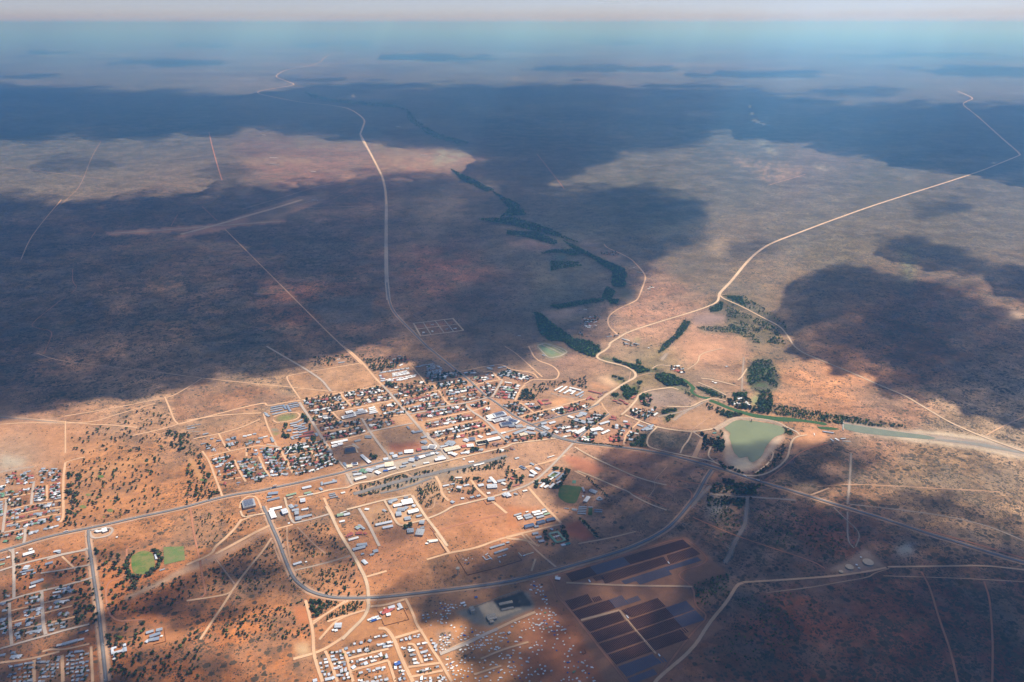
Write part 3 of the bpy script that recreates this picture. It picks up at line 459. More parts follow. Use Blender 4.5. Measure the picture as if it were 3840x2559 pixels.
# ------------------------------------------------------------------ ground sheet
gs = 3
ax_ = np.concatenate([np.linspace(-9000, -420, 14), np.arange(-400, 2760, gs), np.linspace(2780, 11500, 14)]).astype(float)
ay_ = np.concatenate([np.arange(1700, 120, -gs), np.arange(120, 75, -1.5), np.geomspace(74-53.92, .9, 26)+53.92]).astype(float)
gX, gY = np.meshgrid(ax_, ay_)
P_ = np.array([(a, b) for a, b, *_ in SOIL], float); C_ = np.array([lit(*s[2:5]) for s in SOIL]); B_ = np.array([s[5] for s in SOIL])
rx = np.arange(-400, 2760, 12.); ry = np.arange(48, 1712, 12.); RX, RY = np.meshgrid(rx, ry)
num = np.zeros(RX.shape+(4,)); den = np.zeros(RX.shape)
jx = RX + 90*(fbm(RX/120, RY/60, 4)-.5); jy = RY + 60*(fbm(RX/120, RY/60, 8)-.5)
ysc = np.clip(600/np.maximum(RY-45, 25), .8, 6)
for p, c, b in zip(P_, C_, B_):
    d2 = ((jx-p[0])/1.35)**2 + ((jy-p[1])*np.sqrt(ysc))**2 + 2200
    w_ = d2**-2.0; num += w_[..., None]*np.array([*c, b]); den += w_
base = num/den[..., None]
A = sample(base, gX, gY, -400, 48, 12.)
pu = -300
PR = np.zeros((int((1720+0)/gs)+1, int(3000/gs)+1)); 
qX, qY = np.meshgrid(np.arange(-300, 2700, gs).astype(float), np.arange(48, 1712, gs).astype(float))
grid = sample(base, qX, qY, -400, 48, 12.)
for i, (f, b, sb, c, P) in enumerate(PATCH):
    if f in 'QR': c = tuple((q+k)/2 for q, k in zip(c, (185, 168, 140)))
    PP = [tuple(np.array(px(f, *p))/1.63196) for p in P]
    xs = [p[0] for p in PP]; ys = [p[1] for p in PP]; mg = 14
    i0 = max(0, int((min(xs)-mg+300)/gs)); i1 = min(qX.shape[1], int((max(xs)+mg+300)/gs)+2); j0 = max(0, int((min(ys)-mg-48)/gs)); j1 = min(qX.shape[0], int((max(ys)+mg-48)/gs)+2)
    if i1 <= i0 or j1 <= j0: continue
    X, Y = qX[j0:j1, i0:i1], qY[j0:j1, i0:i1]
    if sum(ys)/len(ys) < 460: b = min(b, 1)
    if b >= 2:
        X = X + (fbm(X/12, Y/7, i)-.5)*7*b; Y = Y + (fbm(X/12, Y/7, i+50)-.5)*3.5*b
    m = blur(inpoly(X, Y, PP).astype(float), b)[..., None]
    if sum(ys)/len(ys) < 460 and f != 'T': m = m*np.clip((fbm(X/9, Y/2.2, 90+i, 4)-.36)*5, 0, 1)[..., None]
    grid[j0:j1, i0:i1] = grid[j0:j1, i0:i1]*(1-m) + np.array([*lit(*c), sb])*m
for i, (f, n_, P, a_, b_) in enumerate(WOOD):
    if f == 'O': continue
    PP = [tuple(np.array(px(f, *p))/1.63196) for p in P]; xs = [p[0] for p in PP]; ys = [p[1] for p in PP]
    i0 = max(0, int((min(xs)-9+300)/gs)); i1 = min(qX.shape[1], int((max(xs)+9+300)/gs)+2); j0 = max(0, int((min(ys)-9-48)/gs)); j1 = min(qX.shape[0], int((max(ys)+9-48)/gs)+2)
    X, Y = qX[j0:j1, i0:i1], qY[j0:j1, i0:i1]
    m = blur(inpoly(X+(fbm(X/9, Y/6, i)-.5)*12, Y+(fbm(X/9, Y/6, i+30)-.5)*7, PP).astype(float), 1)[..., None]*(.8 if f in 'CPV' else .4)
    grid[j0:j1, i0:i1] = grid[j0:j1, i0:i1]*(1-m) + np.array([*lit(80, 106, 66), .9])*m
for i, (f, pw, pd_, fl, tr_, pal_, P) in enumerate(BL):
    PP = [tuple(np.array(px(f, *p))/1.63196) for p in P]; xs = [p[0] for p in PP]; ys = [p[1] for p in PP]
    i0 = max(0, int((min(xs)-6+300)/gs)); i1 = int((max(xs)+6+300)/gs)+2; j0 = int((min(ys)-6-48)/gs); j1 = min(qX.shape[0], int((max(ys)+6-48)/gs)+2)
    m = inpoly(qX[j0:j1, i0:i1], qY[j0:j1, i0:i1], PP).astype(float)[..., None]*.92*(1 if fl > .6 else .5)
    tgt = np.array([*lit(*((176,126,92) if i % 3 else (170,132,104))), .45])
    grid[j0:j1, i0:i1] = grid[j0:j1, i0:i1]*(1-m) + tgt*m
inside = (gX > -300) & (gX < 2690) & (gY < 1705) & (gY > 50)
A2 = sample(grid, gX, gY, -300, 48, gs); A[inside] = A2[inside]
# farm-plain streaks far away: real differences of soil and cover, plus painted cloud shade
far = np.clip((500-gY)/350, 0, 1)[..., None]
kx, ky = ground(gX*1.63196, gY*1.63196)
A[..., :3] *= np.array([.94, .84, .72])*(1 - .12*np.clip((1500-gX)/900, 0, 1)*np.clip((gY-800)/300, 0, 1))[..., None]
A[..., :3] *= 1 - .62*np.clip((520-gY)/220, 0, 1)[..., None]*np.array([1.25, 1., .8])  # far soil colour darkened and blued to deepen cloud shade and haze
st = fbm(kx/2600, ky/2600, 21, 5)[..., None]
A[..., :3] *= 1 + far*(st-.5)*1.9
hue = fbm(kx/4200+7, ky/4200, 29, 4)[..., None]
A[..., :3] *= 1 + far*(hue-.5)*np.array([.7, .1, -.5])
gxw, gyw = kx, ky
rows = [np.stack([gxw, gyw, np.zeros_like(gxw)], -1)]
# below the frame and behind the camera
for Yb in (900, 200, -2000, -20000):
    r0 = rows[0][0].copy(); r0[:, 1] = Yb; r0[:, 0] *= (1.0 if Yb > 0 else 2.2); rows.insert(0, r0[None]) ; A = np.concatenate([A[:1], A], 0)
GV = np.concatenate(rows, 0); nr_, nc_ = GV.shape[:2]
idx = np.arange(nr_*nc_).reshape(nr_, nc_)
Fq = np.stack([idx[:-1, :-1], idx[:-1, 1:], idx[1:, 1:], idx[1:, :-1]], -1).reshape(-1, 4)
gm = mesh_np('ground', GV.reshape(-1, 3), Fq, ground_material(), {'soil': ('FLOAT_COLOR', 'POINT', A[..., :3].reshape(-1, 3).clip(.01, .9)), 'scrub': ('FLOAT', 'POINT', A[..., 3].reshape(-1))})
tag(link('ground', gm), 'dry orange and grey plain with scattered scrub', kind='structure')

# ------------------------------------------------------------------ haze
mb = MB(); mb.box(-620e3, 620e3, -22e3, 760e3, -1.0, ALT+260, bottom=True)
hz = N('haze'); pv = hz.n('VolumePrincipled'); pv.inputs['Color'].default_value = (*HAZE_COL, 1); pv.inputs['Density'].default_value = HAZE_D; pv.inputs['Anisotropy'].default_value = .5; pv.inputs['Absorption Color'].default_value = (.76, .82, 1, 1)
hz.l(pv.outputs[0], hz.out.inputs['Volume'])
tag(link('haze', mb.mesh('haze', hz.m)), kind='stuff')

# ------------------------------------------------------------------ clouds (high above the camera; they cast the shade on the plain)
CZ = 4500.0
cx_, cyy = ground(SX*1.63196, SY*1.63196)
o_ = SUND/SUND.z*CZ
dn = dens
bot = np.stack([cx_+o_.x, cyy+o_.y, np.full_like(cx_, CZ)], -1); top = bot.copy(); top[..., 2] += 60+dn*700
n1, n2 = SX.shape; idx = np.arange(n1*n2).reshape(n1, n2)
fq = np.stack([idx[:-1, :-1], idx[:-1, 1:], idx[1:, 1:], idx[1:, :-1]], -1).reshape(-1, 4)
keep = dn.reshape(-1)[fq].max(1) > .015; fq = fq[keep]
Vc = np.concatenate([bot.reshape(-1, 3), top.reshape(-1, 3)]); Fc = np.concatenate([fq, fq[:, ::-1]+n1*n2])
# rim
e = {}
for q in fq:
    for a, b in ((q[0], q[1]), (q[1], q[2]), (q[2], q[3]), (q[3], q[0])):
        if (b, a) in e: del e[(b, a)]
        else: e[(a, b)] = 1
Fr = np.array([(b, a, a+n1*n2, b+n1*n2) for a, b in e])
Fc = np.concatenate([Fc, Fr])
used, inv = np.unique(Fc, return_inverse=True); Vc = Vc[used]; Fc = inv.reshape(-1, 4)
da = np.concatenate([dn.reshape(-1), dn.reshape(-1)])[used]
cs = N('cloud'); al = cs.math('MULTIPLY', cs.attr('cover', 'Fac'), .955)
tr = cs.n('BsdfTransparent'); dfu = cs.n('BsdfDiffuse'); dfu.inputs[0].default_value = (.9, .9, .9, 1); tl = cs.n('BsdfTranslucent'); tl.inputs[0].default_value = (.9, .9, .9, 1)
m1 = cs.n('MixShader'); m1.inputs[0].default_value = .35; cs.l(dfu.outputs[0], m1.inputs[1]); cs.l(tl.outputs[0], m1.inputs[2])
m2 = cs.n('MixShader'); cs.l(al, m2.inputs[0]); cs.l(tr.outputs[0], m2.inputs[1]); cs.l(m1.outputs[0], m2.inputs[2]); cs.l(m2.outputs[0], cs.out.inputs[0])
tag(link('clouds', mesh_np('clouds', Vc, Fc, cs.m, {'cover': ('FLOAT', 'POINT', da)})), kind='structure')
#ROADS#

# ------------------------------------------------------------------ roads, streets and tracks
RM = {'t': ribbon_mat('asphalt', lit(128,125,126), .3, .08, 1, lin((210,208,200))), 'g': ribbon_mat('pale gravel', lit(226,194,160), .55, .12),
      'o': ribbon_mat('orange sand', lit(236,190,148), .5, .1, .95), 's': ribbon_mat('dusty grey street', lit(202,184,168), .4, .1, .95),
      'p': ribbon_mat('footpath sand', lit(222,176,140), .8, .15, .75), 'v': ribbon_mat('road verge sand', lit(220,176,142), .55, .15, .9),
      'r': ribbon_mat('rail ballast', lit(150,145,142), .5, .12, .8), 'w': ribbon_mat('pale wash', lit(206,184,164), .8, .15, .62), 'k': ribbon_mat('reddish firebreak', lit(205,140,105), .5, .12, .85), 'e': ribbon_mat('reeds', lit(66,104,62), .3, .3, 1)}
RNAME = {'t': 'tar_road', 'g': 'gravel_road', 'o': 'sand_track', 's': 'street', 'p': 'footpath', 'v': 'road_verge', 'r': 'rail_bed', 'w': 'dry_wash', 'k': 'firebreak', 'e': 'reed_bed'}
ROADS = """
w 60 U 1160,1378 1300,1402 1600,1445 1850,1478 2100,1505 2335,1570
w 70 U 1700,1462 1900,1490 2150,1528 2335,1580
g 20 V 888,470 886,440 880,410 868,385 850,350 828,308
g 12 V 950,744 1041,733
g 12 V 1040,732 1065,760
g 12 V 1065,760 967,773
g 12 V 967,774 950,743
g 9 V 958,757 1050,746
s 7 V 972,741 990,769
s 7 V 1000,738 1020,765
s 7 V 1020,735 1042,762
s 24 V 893,690 888,640 887,560 888,450 880,410 868,385 850,350 830,318 828,308
t 13 J 900,0 940,80 1000,230 1080,400 1150,600 1210,750 1250,830 1300,890 1420,985 1560,1040 1750,1078 1950,1080 2120,1078 2352,1068 V 1150,1342 1220,1326 N 130,425 350,360 560,300 700,255 850,205 1000,140 1150,60 1240,0 V 1520,1217 1560,1190 1592,1150 H 370,1568 450,1400 560,1180 660,1030
t 14 V 0,1268 60,1250 G 0,1460 250,1370 500,1290 800,1210 1180,1130 1600,1045 2000,950 2352,880 D 0,1380 350,1280 700,1200 1050,1150 1300,1095 1650,1025 1950,950 2260,885 E 60,440 300,385 600,310 900,250 1200,190 1380,150
t 14 V 1210,978 1235,990 1265,1003 1300,1012 F 1060,50 1300,70 1700,115 2000,150 2352,215 H 0,800 300,880 560,950 800,1020 1050,1100 1350,1200 1650,1285 2000,1390 2352,1500 O 440,190 730,280 1000,360 1300,450 1600,550 1850,625 2050,690 2263,750
t 12 B 2180,1400 1950,1340 1650,1200 1540,1150 1300,1030 1150,920 1000,810 880,740 740,610 620,490 470,380 300,240 100,80 0,0 V 960,775 905,720 893,690 889,650
g 17 V 828,308 833,295 840,275 805,250 760,242 700,237 640,226 590,215 596,209 640,202 682,195 655,186 632,177 642,168 660,160 700,154 735,145 745,133 755,127
t 12 I 1050,0 1085,180 1110,380 1150,620 1175,850 1205,1120 1225,1300 1250,1568 
t 11 G 1300,1130 1300,1250 1330,1450 1350,1568
t 11 B 1540,1150 1700,1110 1950,1030 2352,930 C 0,940 60,900 180,850
t 11 B 2180,1400 2352,1230 C 0,1260 150,1110 330,990
g 16 C 0,940 100,880 250,740 440,620 560,540 700,470 725,430 700,370 600,310 480,270 300,230 180,190 145,150 180,110 260,70 340,0 V 1400,790 1425,775 1440,765 1500,745 1600,715 1640,700 1650,692 P 1900,820 2000,730 2080,690
g 20 P 2080,690 2085,660 2120,620 2200,540 2352,350 V 1710,612 1740,580 1770,560 1850,530 1900,511 2000,475 2100,443 2180,418 2250,395 2300,375 2344,357
g 15 V 2344,357 2340,350 2310,325 2280,298 2240,262 2210,240 2222,233 2238,227 2220,218 2200,210
g 12 U 350,540 370,560 480,605 640,690 740,740 790,800 830,870 900,920 1050,980 1200,1040 1400,1130 1550,1190 1700,1280 1850,1370 2080,1470 2335,1560
o 12 V 1425,775 1400,752 1396,738 1400,725 1420,710 1455,695 1466,688 1475,665 1484,640 1480,628 1466,612 1450,595 1420,580 1395,570 1388,562
o 8 U 2090,1450 2180,1400 2335,1330
s 11 A 0,0 V 735,868 760,900
v 30 I 1050,0 1085,180 1110,380 1150,620 1175,850 1205,1120 1225,1300 1250,1568
s 12 A 480,820 570,960 660,1090 760,1260 850,1400 960,1568
s 12 A 1700,570 1850,730 1960,870 2080,1000 2250,1200 2352,1330 B 100,1400 200,1500
o 13 A 1130,0 1250,90 1380,210 1460,300 1600,470 1700,570
o 12 A 510,790 1070,685 1690,570
o 12 A 500,790 300,820 0,880 T 1640,1250 1100,1390 
o 9 T 1860,1235 1800,1150 1770,1095 1800,1085 2000,1050 2240,1010
o 9 T 130,370 180,250 260,140 380,0
o 9 T 1390,180 1500,290 1610,400 1760,550 1900,690 2060,850 2200,980 2240,1020
o 8 T 0,1340 400,1375 560,1390 700,1395 850,1410
o 7 T 230,950 350,995 700,1035 1000,1070 1250,1105 1800,1160 2080,1190
o 8 T 1250,1105 1150,1170 1060,1220 900,1250 700,1290 400,1340
o 8 T 0,1390 150,1380 550,1385 720,1330 960,1260
o 9 T 1020,1220 1050,1290 1080,1370 1110,1390 960,1430 820,1460
o 7 T 405,1370 405,1568
k 7 T 405,600 300,680 185,775 230,795 330,812 300,890 270,955 230,940
k 6 T 450,430 448,510 480,540 440,580
w 12 T 0,1345 200,1362 400,1385
g 56 T 1120,215 1330,160 1530,100 1710,50 1870,0 
g 36 T 690,208 1000,190 1330,162 1740,134
s 10 T 1700,50 1800,45 1930,5 2010,0
o 8 T 1850,50 2311,38
k 9 T 565,235 590,200 700,205
k 8 T 1060,160 1100,90 
k 8 T 1250,40 1345,130
g 7 Q 1110,890 1300,835 1510,768 1640,780
k 7 Q 1640,785 1480,870
k 8 Q 960,535 975,600 1000,690 1020,755
p 4 Q 465,575 420,650 370,785 300,850 235,907
p 6 Q 0,695 200,715 380,740 540,755
p 8 Q 1510,175 1700,155 2000,140 2180,118
k 8 R 115,635 190,730 240,795
k 10 R 300,305 450,285 640,262
p 8 R 1180,778 1350,728
p 8 R 2010,335 2070,345
o 10 G 960,140 945,260 930,400 930,700 935,950 880,1020
o 8 G 960,140 1100,90 1250,60
s 9 G 500,420 470,640 460,760
s 9 G 100,680 80,850 60,1000 40,1170 V 0,0
o 8 G 690,470 690,700 
o 8 G 0,690 100,665 450,595
s 8 G 60,1170 300,1120 400,1100
s 9 G 370,1120 370,1250 345,1340
o 7 G 90,950 500,850 900,790
o 7 G 90,1050 500,960 900,890
o 7 G 90,860 300,790 450,760 900,700
w 20 G 0,280 250,230 500,200
o 8 G 0,800 0,810
s 9 G 1320,1130 1320,1200 1380,1260 1600,1220 1660,1150 1640,1100 1500,1100 1330,1140
s 9 G 130,1420 190,1450 200,1568
s 9 G 690,1568 900,1500 1100,1460 1310,1400
s 9 I 150,0 165,200 165,590
s 9 I 0,260 250,180 450,130 750,60 1050,10
o 7 I 730,90 900,250 0,0
s 8 I 480,290 750,250 1060,190
s 9 I 0,640 250,560 480,500 700,450 1000,370 1110,330
s 10 I 490,500 500,700 510,900 540,1010
s 9 I 110,640 120,900 140,1140
o 7 I 130,730 480,650
o 7 I 140,860 490,780
o 7 I 150,970 500,880
s 8 I 0,1180 300,1090 520,1030 800,950 1050,890
o 7 I 510,640 850,560
o 7 I 510,760 850,670
o 7 I 510,890 880,800
o 8 I 500,1210 600,1180 740,1190 1050,1120
o 10 I 400,1310 400,1568
o 10 I 730,1250 740,1568
o 9 I 0,1340 350,1300 700,1210
o 8 I 1070,1150 1090,1568
k 7 I 1490,0 1490,330 1225,400 1285,860 1700,830
k 7 J 45,50 90,350 150,600 190,850 235,1060 0,1110
o 9 J 640,170 750,120 860,90 920,80
o 12 J 650,150 560,270 450,380 330,480 300,560 0,690
o 14 J 990,220 800,310 600,420 340,560 
o 9 J 1000,370 900,520 750,700 580,920 420,1180 300,1350 160,1568
p 9 J 580,930 450,760 340,610
o 8 J 0,1110 250,1075 500,1030 570,950
s 9 J 1190,0 1210,120 1260,200 1300,190 1480,150 1680,90
o 9 J 1040,270 1250,215 
g 12 J 1640,0 1700,100 1780,280 1850,400 1960,570 2040,720 2100,840 2130,950 2140,1080 2140,1200 2080,1320 1960,1430 1830,1568
w 11 J 1270,750 1450,710 1650,660 1920,580
p 9 J 1300,240 1480,430 1640,560
p 8 J 1180,240 1180,400 1220,650
p 8 J 1000,400 1100,650
k 8 J 1390,1090 1430,1220 1470,1400 1500,1568
o 9 J 1460,1400 1700,1220 1900,1110
o 9 J 1560,1568 1750,1350 1900,1280 2100,1220
o 10 J 2110,830 2352,760
s 10 E 180,1010 320,1240 400,1400 480,1568
g 11 E 0,1030 200,980 540,890 950,810
g 10 E 560,900 660,1080 730,1220 800,1270 900,1240 1170,1170 1400,1080 1560,980 1700,950 1950,890 2200,830 2352,770
g 12 E 960,820 1060,980 1170,1150 1300,1310 1400,1450 1480,1568
o 12 E 1310,540 1380,660 1400,800 1500,900
o 11 E 1830,590 1900,700 2040,830 2200,950 2352,1080
k 9 E 1330,1340 1700,1230 2352,1080
g 11 E 0,710 150,640 400,610 700,500 850,470 1100,400 1400,330 1700,260 2000,190 2352,110 B 560,1550 900,1480 1250,1430 1600,1390 1900,1350
r 22 E 100,800 500,690 800,600 1240,510 1500,440 1800,390 2352,240 
r 12 E 500,790 900,700 1250,560
s 10 E 420,0 560,160 640,280 760,440
s 10 E 0,500 60,620 90,660
s 12 E 1260,0 1400,150 1500,290
s 11 E 180,130 90,60 
p 9 E 870,500 1000,560 1240,520
p 8 E 1300,880 1280,1000 1180,1020
p 9 E 1110,680 1150,620 1300,600
s 11 F 980,50 800,240 600,450 370,650 0,780
o 12 F 310,690 420,820 560,980 660,1080 800,1230
o 11 F 0,1430 250,1370 500,1310 800,1240 
o 11 L 0,390 330,290 700,230 1100,80 1420,10
o 9 L 1400,20 1600,250 1900,500
o 9 L 1600,380 1540,560
o 11 L 330,290 290,290 200,100 130,0
o 12 F 860,230 600,330 300,400 80,450
o 9 F 1000,460 1200,560 1420,780 1500,870
g 8 F 1040,460 1300,560 1600,690 1800,770 1850,820 2100,950 2352,1040
k 8 F 1800,770 2050,840 2352,990
g 9 F 1000,110 1200,230 1650,440 1900,550 2160,630 2352,670
p 7 F 2352,400 2160,600 2190,700 2080,850
o 8 F 1330,1450 1090,1180
o 12 F 0,1450 300,1480 480,1568
o 8 F 1900,1350 1500,1450 1050,1530
o 8 F 280,1390 450,1568
g 9 H 0,430 370,480 640,440 700,420
g 10 H 0,770 400,850 680,910 760,950 1000,1080 1250,1130 1450,1100 1650,990 1780,850 1810,700 1850,590 1920,540 2060,520
g 8 H 370,480 320,600 240,690 200,790
v 24 H 530,570 400,850
g 8 H 700,910 610,840 620,760 660,690
g 7 H 1300,1080 1450,980 1550,870 1570,780 1540,760
k 8 H 1450,1180 1700,1000 2000,740 2352,640
g 9 H 380,470 540,580
k 8 H 0,1110 200,1190 500,1240 650,1250
k 8 H 0,1270 330,1310 380,1400 340,1568
p 7 H 350,460 700,200 
w 20 H 640,1260 360,1568
g 10 H 0,100 350,115 500,30 600,0 
w 24 H 100,300 300,150 500,60
w 12 H 1200,1420 1900,1480
g 9 H 1800,420 1920,480 1950,520 1960,460 2100,420
g 12 C 510,1010 620,920 740,780 760,720 830,680 960,640 1250,605 1350,640
g 11 C 560,1010 740,1080 1000,1180 1250,1230 1560,1260 1830,1220
o 10 C 780,1100 640,1230 560,1330 550,1450
g 9 C 1030,1190 910,1310 880,1420 920,1490 1250,1568
p 8 C 740,440 880,400 1000,390
w 16 C 1050,1030 1400,960 1600,880 1820,770
g 7 C 1700,810 1830,760 2000,790 2050,810
g 8 C 960,330 1050,270 1230,290
g 9 C 1680,470 1850,490 2200,580 
g 8 C 2352,330 2280,450 2220,500
w 14 C 2310,160 2290,450 2280,650
g 7 C 1480,340 1640,240 1660,110 2000,30
g 8 C 1640,530 1900,640 2050,720
p 7 C 650,370 620,500
o 7 C 340,1000 250,900 220,830
w 30 C 1180,100 1100,200 1280,60
o 8 B 1150,0 1300,90 1500,270 1700,450
o 9 B 1500,0 1600,200 1850,280 1960,390 1900,500 1560,480 1430,560
o 9 B 1640,470 1560,380 1250,350 1100,260 830,300 650,340 470,370
o 12 B 960,750 1040,620 1130,500 1050,470 960,360 830,380
s 11 B 960,750 1110,500
o 12 B 1300,800 1370,640 1440,570
o 11 B 720,560 1080,490 
o 10 B 500,560 0,690
o 10 B 520,460 0,550 
o 11 B 100,560 200,680 290,830 380,880
s 11 B 0,920 500,850 850,770 900,750
o 11 B 0,1100 250,1040 700,950 950,850
s 12 B 560,850 650,950 850,1070 1000,1220 1200,1420
o 11 B 0,1240 300,1180 780,1080 
o 11 B 150,1370 500,1290 930,1180
s 12 B 0,1270 100,1400 180,1510
o 12 B 840,1060 1100,960
s 12 B 1050,1300 1250,1240 1500,1160
o 11 B 1310,820 1420,850 1570,970 
o 12 B 1380,1040 1560,980 1800,920 2352,770
w 11 B 1820,680 2000,740 2352,760
o 11 B 1820,930 1940,1010 2000,1020
s 11 B 1640,1180 1780,1260 1950,1350
p 9 B 2352,1500 2150,1480 2040,1568
o 11 A 1080,690 1150,780 1250,880 
o 10 A 600,900 1180,800 1850,680
o 11 A 660,1030 1050,950 1350,900 1880,790
o 10 A 720,1150 1100,1090
o 10 A 800,1270 1460,1150
o 11 A 960,960 1080,1090 1200,1110 1400,1060
o 11 A 870,1400 1260,1340 1560,1250
s 11 A 1400,1060 1500,1230 1640,1420 1750,1568
s 10 A 1480,1260 1900,1180 2150,1130
o 11 A 1560,860 1680,1020 
o 11 A 1400,1080 2040,1000
s 10 A 2080,1000 2352,950
o 9 A 1930,780 2352,690
o 9 A 1810,650 2352,560
o 9 A 2140,300 2250,430 2352,560
o 10 A 100,1040 250,980 450,970 500,1020 430,1080 150,1130 90,1080
s 9 A 0,1440 200,1490
g 9 A 1120,1490 1280,1450 1340,1568
o 9 D 330,640 600,570 880,510 1050,480 1350,500
o 9 D 230,560 340,720 420,950 530,1240
o 9 D 700,690 790,880 870,1010
o 9 D 1060,640 1130,800 1230,940
o 9 D 880,520 880,640
o 11 D 1360,510 1480,720 1570,900
o 9 D 490,990 800,950
o 8 D 1380,640 1850,560
o 9 D 1830,560 1920,700
o 10 D 0,110 500,30 1090,0
o 9 D 100,380 500,300 820,210 1080,90
o 9 D 1130,0 1180,170 1260,350 1330,500
o 9 D 470,300 560,480 640,560
w 10 D 0,265 200,275
k 6 D 50,1390 90,1568
g 8 D 790,1440 830,1540 1000,1500 1170,1480
o 8 D 780,1400 800,1300 900,1220 1030,1230 1100,1400
g 9 D 1440,1240 1480,1400 1540,1568
g 10 D 1640,1240 1900,1190 2100,1130 2352,1100
o 10 D 2020,1250 2060,1350 2120,1450 2170,1568
s 9 D 2230,700 2352,830
k 8 N 30,500 90,620 100,690 250,850 480,1150 720,1450 810,1568
k 8 N 30,500 400,400 900,240 1380,90 1560,220 1660,350 1290,460 1500,610 1500,790 1650,900 1480,1060 1150,1500 1100,1568
o 10 N 350,940 740,840
o 8 N 740,840 900,1040 1110,1280
o 9 N 200,560 800,590 1350,595 1480,600
w 10 N 1820,180 1900,240 1800,360
o 12 N 1085,1600 1130,1530 O 0,1340 110,1160 230,1020 300,900 340,890
o 10 O 340,885 600,870 880,850 1030,835 1200,810 1320,785
o 9 O 1330,780 1700,775 2000,770 2263,800
p 8 O 500,955 800,920 1020,880 1200,850 1240,820 1340,790
w 13 O 1080,0 1070,200 1055,350
w 11 O 1070,350 1300,375 1600,410 1850,455 2050,510 2263,600
w 9 O 1055,400 1055,600 1100,650
w 8 O 960,370 1040,450 1120,520 1140,570 1110,640
k 8 O 1560,810 1620,920 1680,1130 1760,1350 1810,1568
k 7 O 1990,880 2030,1000 2050,1300 2045,1568
k 7 O 0,440 250,550 480,630 820,740 900,790
w 14 O 110,280 350,300 700,320
w 22 O 370,300 360,480 300,580 220,750
p 8 O 850,230 1100,210 1550,235 2100,265
p 8 O 1300,840 1800,855 2263,880
o 8 O 800,290 930,240
k 10 O 1560,520 1900,610 2263,720
o 11 K 1080,330 1110,450 1080,560 950,720 780,880 600,1000 470,1080 300,1150 0,1230
o 10 K 180,370 240,600 290,830 300,1150 350,1330 430,1568
o 9 K 290,680 500,560 760,380
o 9 K 500,680 750,600 1060,510
o 10 K 1130,460 1350,440 1650,350
o 12 K 1250,780 1370,780 1480,930 1560,1150 1640,1330 1760,1568
o 11 K 1500,920 1900,800
o 9 K 1650,340 1760,560 1810,720 1920,880 2020,1060 2150,1250 2280,1480 2330,1568
o 9 K 470,1110 560,1300 620,1490 650,1568
o 9 K 730,1080 800,1240 830,1390 880,1568
o 9 K 800,1230 1100,1150 1400,1080
o 9 K 850,1400 1150,1320 1400,1250
o 8 K 1400,1260 1500,1568
o 9 K 1680,1010 1780,1010 1850,1180 1900,1290
o 9 K 1690,1350 2150,1290
o 9 K 1700,1500 2200,1400
s 12 M 0,1160 400,1000 700,850 850,790
o 12 M 70,1130 300,1010 750,830 1100,660 1400,540
o 8 M 600,1230 900,1100 1300,980 
o 8 M 500,1460 900,1330 
"""
KM = np.zeros((960//2, 1440//2), bool)          # where nothing grows (8 px cells)
def stamp(X, Y, r):
    i0, i1 = int((X-r)/8), int((X+r)/8)+1; j0, j1 = int((Y-r)/8), int((Y+r)/8)+1
    KM[max(0,j0):max(0,j1), max(0,i0):max(0,i1)] = True
def blocked(X, Y):
    i = int(X/8); j = int(Y/8)
    return 0 <= i < KM.shape[1] and 0 <= j < KM.shape[0] and bool(KM[j, i])
def smooth(P, it=2):
    P = np.array(P, float)
    for _ in range(it):
        Q = np.empty((2*len(P)-2, 2)); Q[0::2] = P[:-1]*.78+P[1:]*.22; Q[1::2] = P[:-1]*.22+P[1:]*.78
        P = np.concatenate([P[:1], Q, P[-1:]])
    return P
def ribbon(P, wd):
    d = np.gradient(P, axis=0); d /= np.maximum(np.linalg.norm(d, axis=1, keepdims=True), 1e-6); nn = np.stack([-d[:, 1], d[:, 0]], 1)
    return P-nn*wd/2, P+nn*wd/2
def make_road(kind, wd, pts, z):
    P = []
    for f, x, y in pts:
        if f == 'V' and x == 0 and y == 0: continue
        g = G(f, x, y); P.append((g.x, g.y))
    Q = [P[0]] if P else []
    for p in P[1:]:                  # no doubling back where two readings of one road meet
        a = np.array(p)-Q[-1]; L = np.hypot(*a)
        if L < wd*1.3: continue
        if len(Q) > 1:
            b = np.array(Q[-1])-Q[-2]
            if a@b < -.3*L*np.hypot(*b): continue
        Q.append(p)
    P = Q
    if len(P) < 2: return
    P = smooth(P)
    # resample so that long stretches keep the edge ragged
    far_ = np.clip(np.hypot(P[:, 0], P[:, 1])/9000, 1, 2.2).mean()
    a, b = ribbon(P, wd*(1.5*far_ if kind != 't' else 1.12)); n = len(P)
    V = np.concatenate([a, P, b]); V = np.concatenate([V, np.full((len(V), 1), z)], 1)
    i = np.arange(n-1); F = np.concatenate([np.stack([i, i+1, i+1+n, i+n], 1), np.stack([i+n, i+n+1, i+1+2*n, i+2*n], 1)])[:, ::-1]
    E_ = np.concatenate([-np.ones(n), np.zeros(n), np.ones(n)])
    o = link(RNAME[kind], mesh_np(RNAME[kind], V, F, RM[kind], {'edge': ('FLOAT', 'POINT', E_)})); tag(o, kind='structure')
    for q in range(len(P)-1):
        L = np.hypot(*(P[q+1]-P[q])); 
        if P[q, 1] > 6000: continue
        for t in np.arange(0, 1, min(1, 8/max(L, 1))):
            X, Y = photo(*(P[q]*(1-t)+P[q+1]*t)); stamp(X, Y, 3)
ORD = 'vwpkors gte'
rl = []
for ln in ROADS.strip().split('\n'):
    tk = ln.split(); kind, wd = tk[0], float(tk[1]); f = None; pts = []
    for q in tk[2:]:
        if q.isalpha(): f = q
        else: x, y = q.split(','); pts.append((f, float(x), float(y)))
    rl.append((ORD.index(kind), kind, wd, pts))
    if kind == 't': rl.append((0, 'v', wd*2.3, pts))
rl.sort(key=lambda r: r[0])
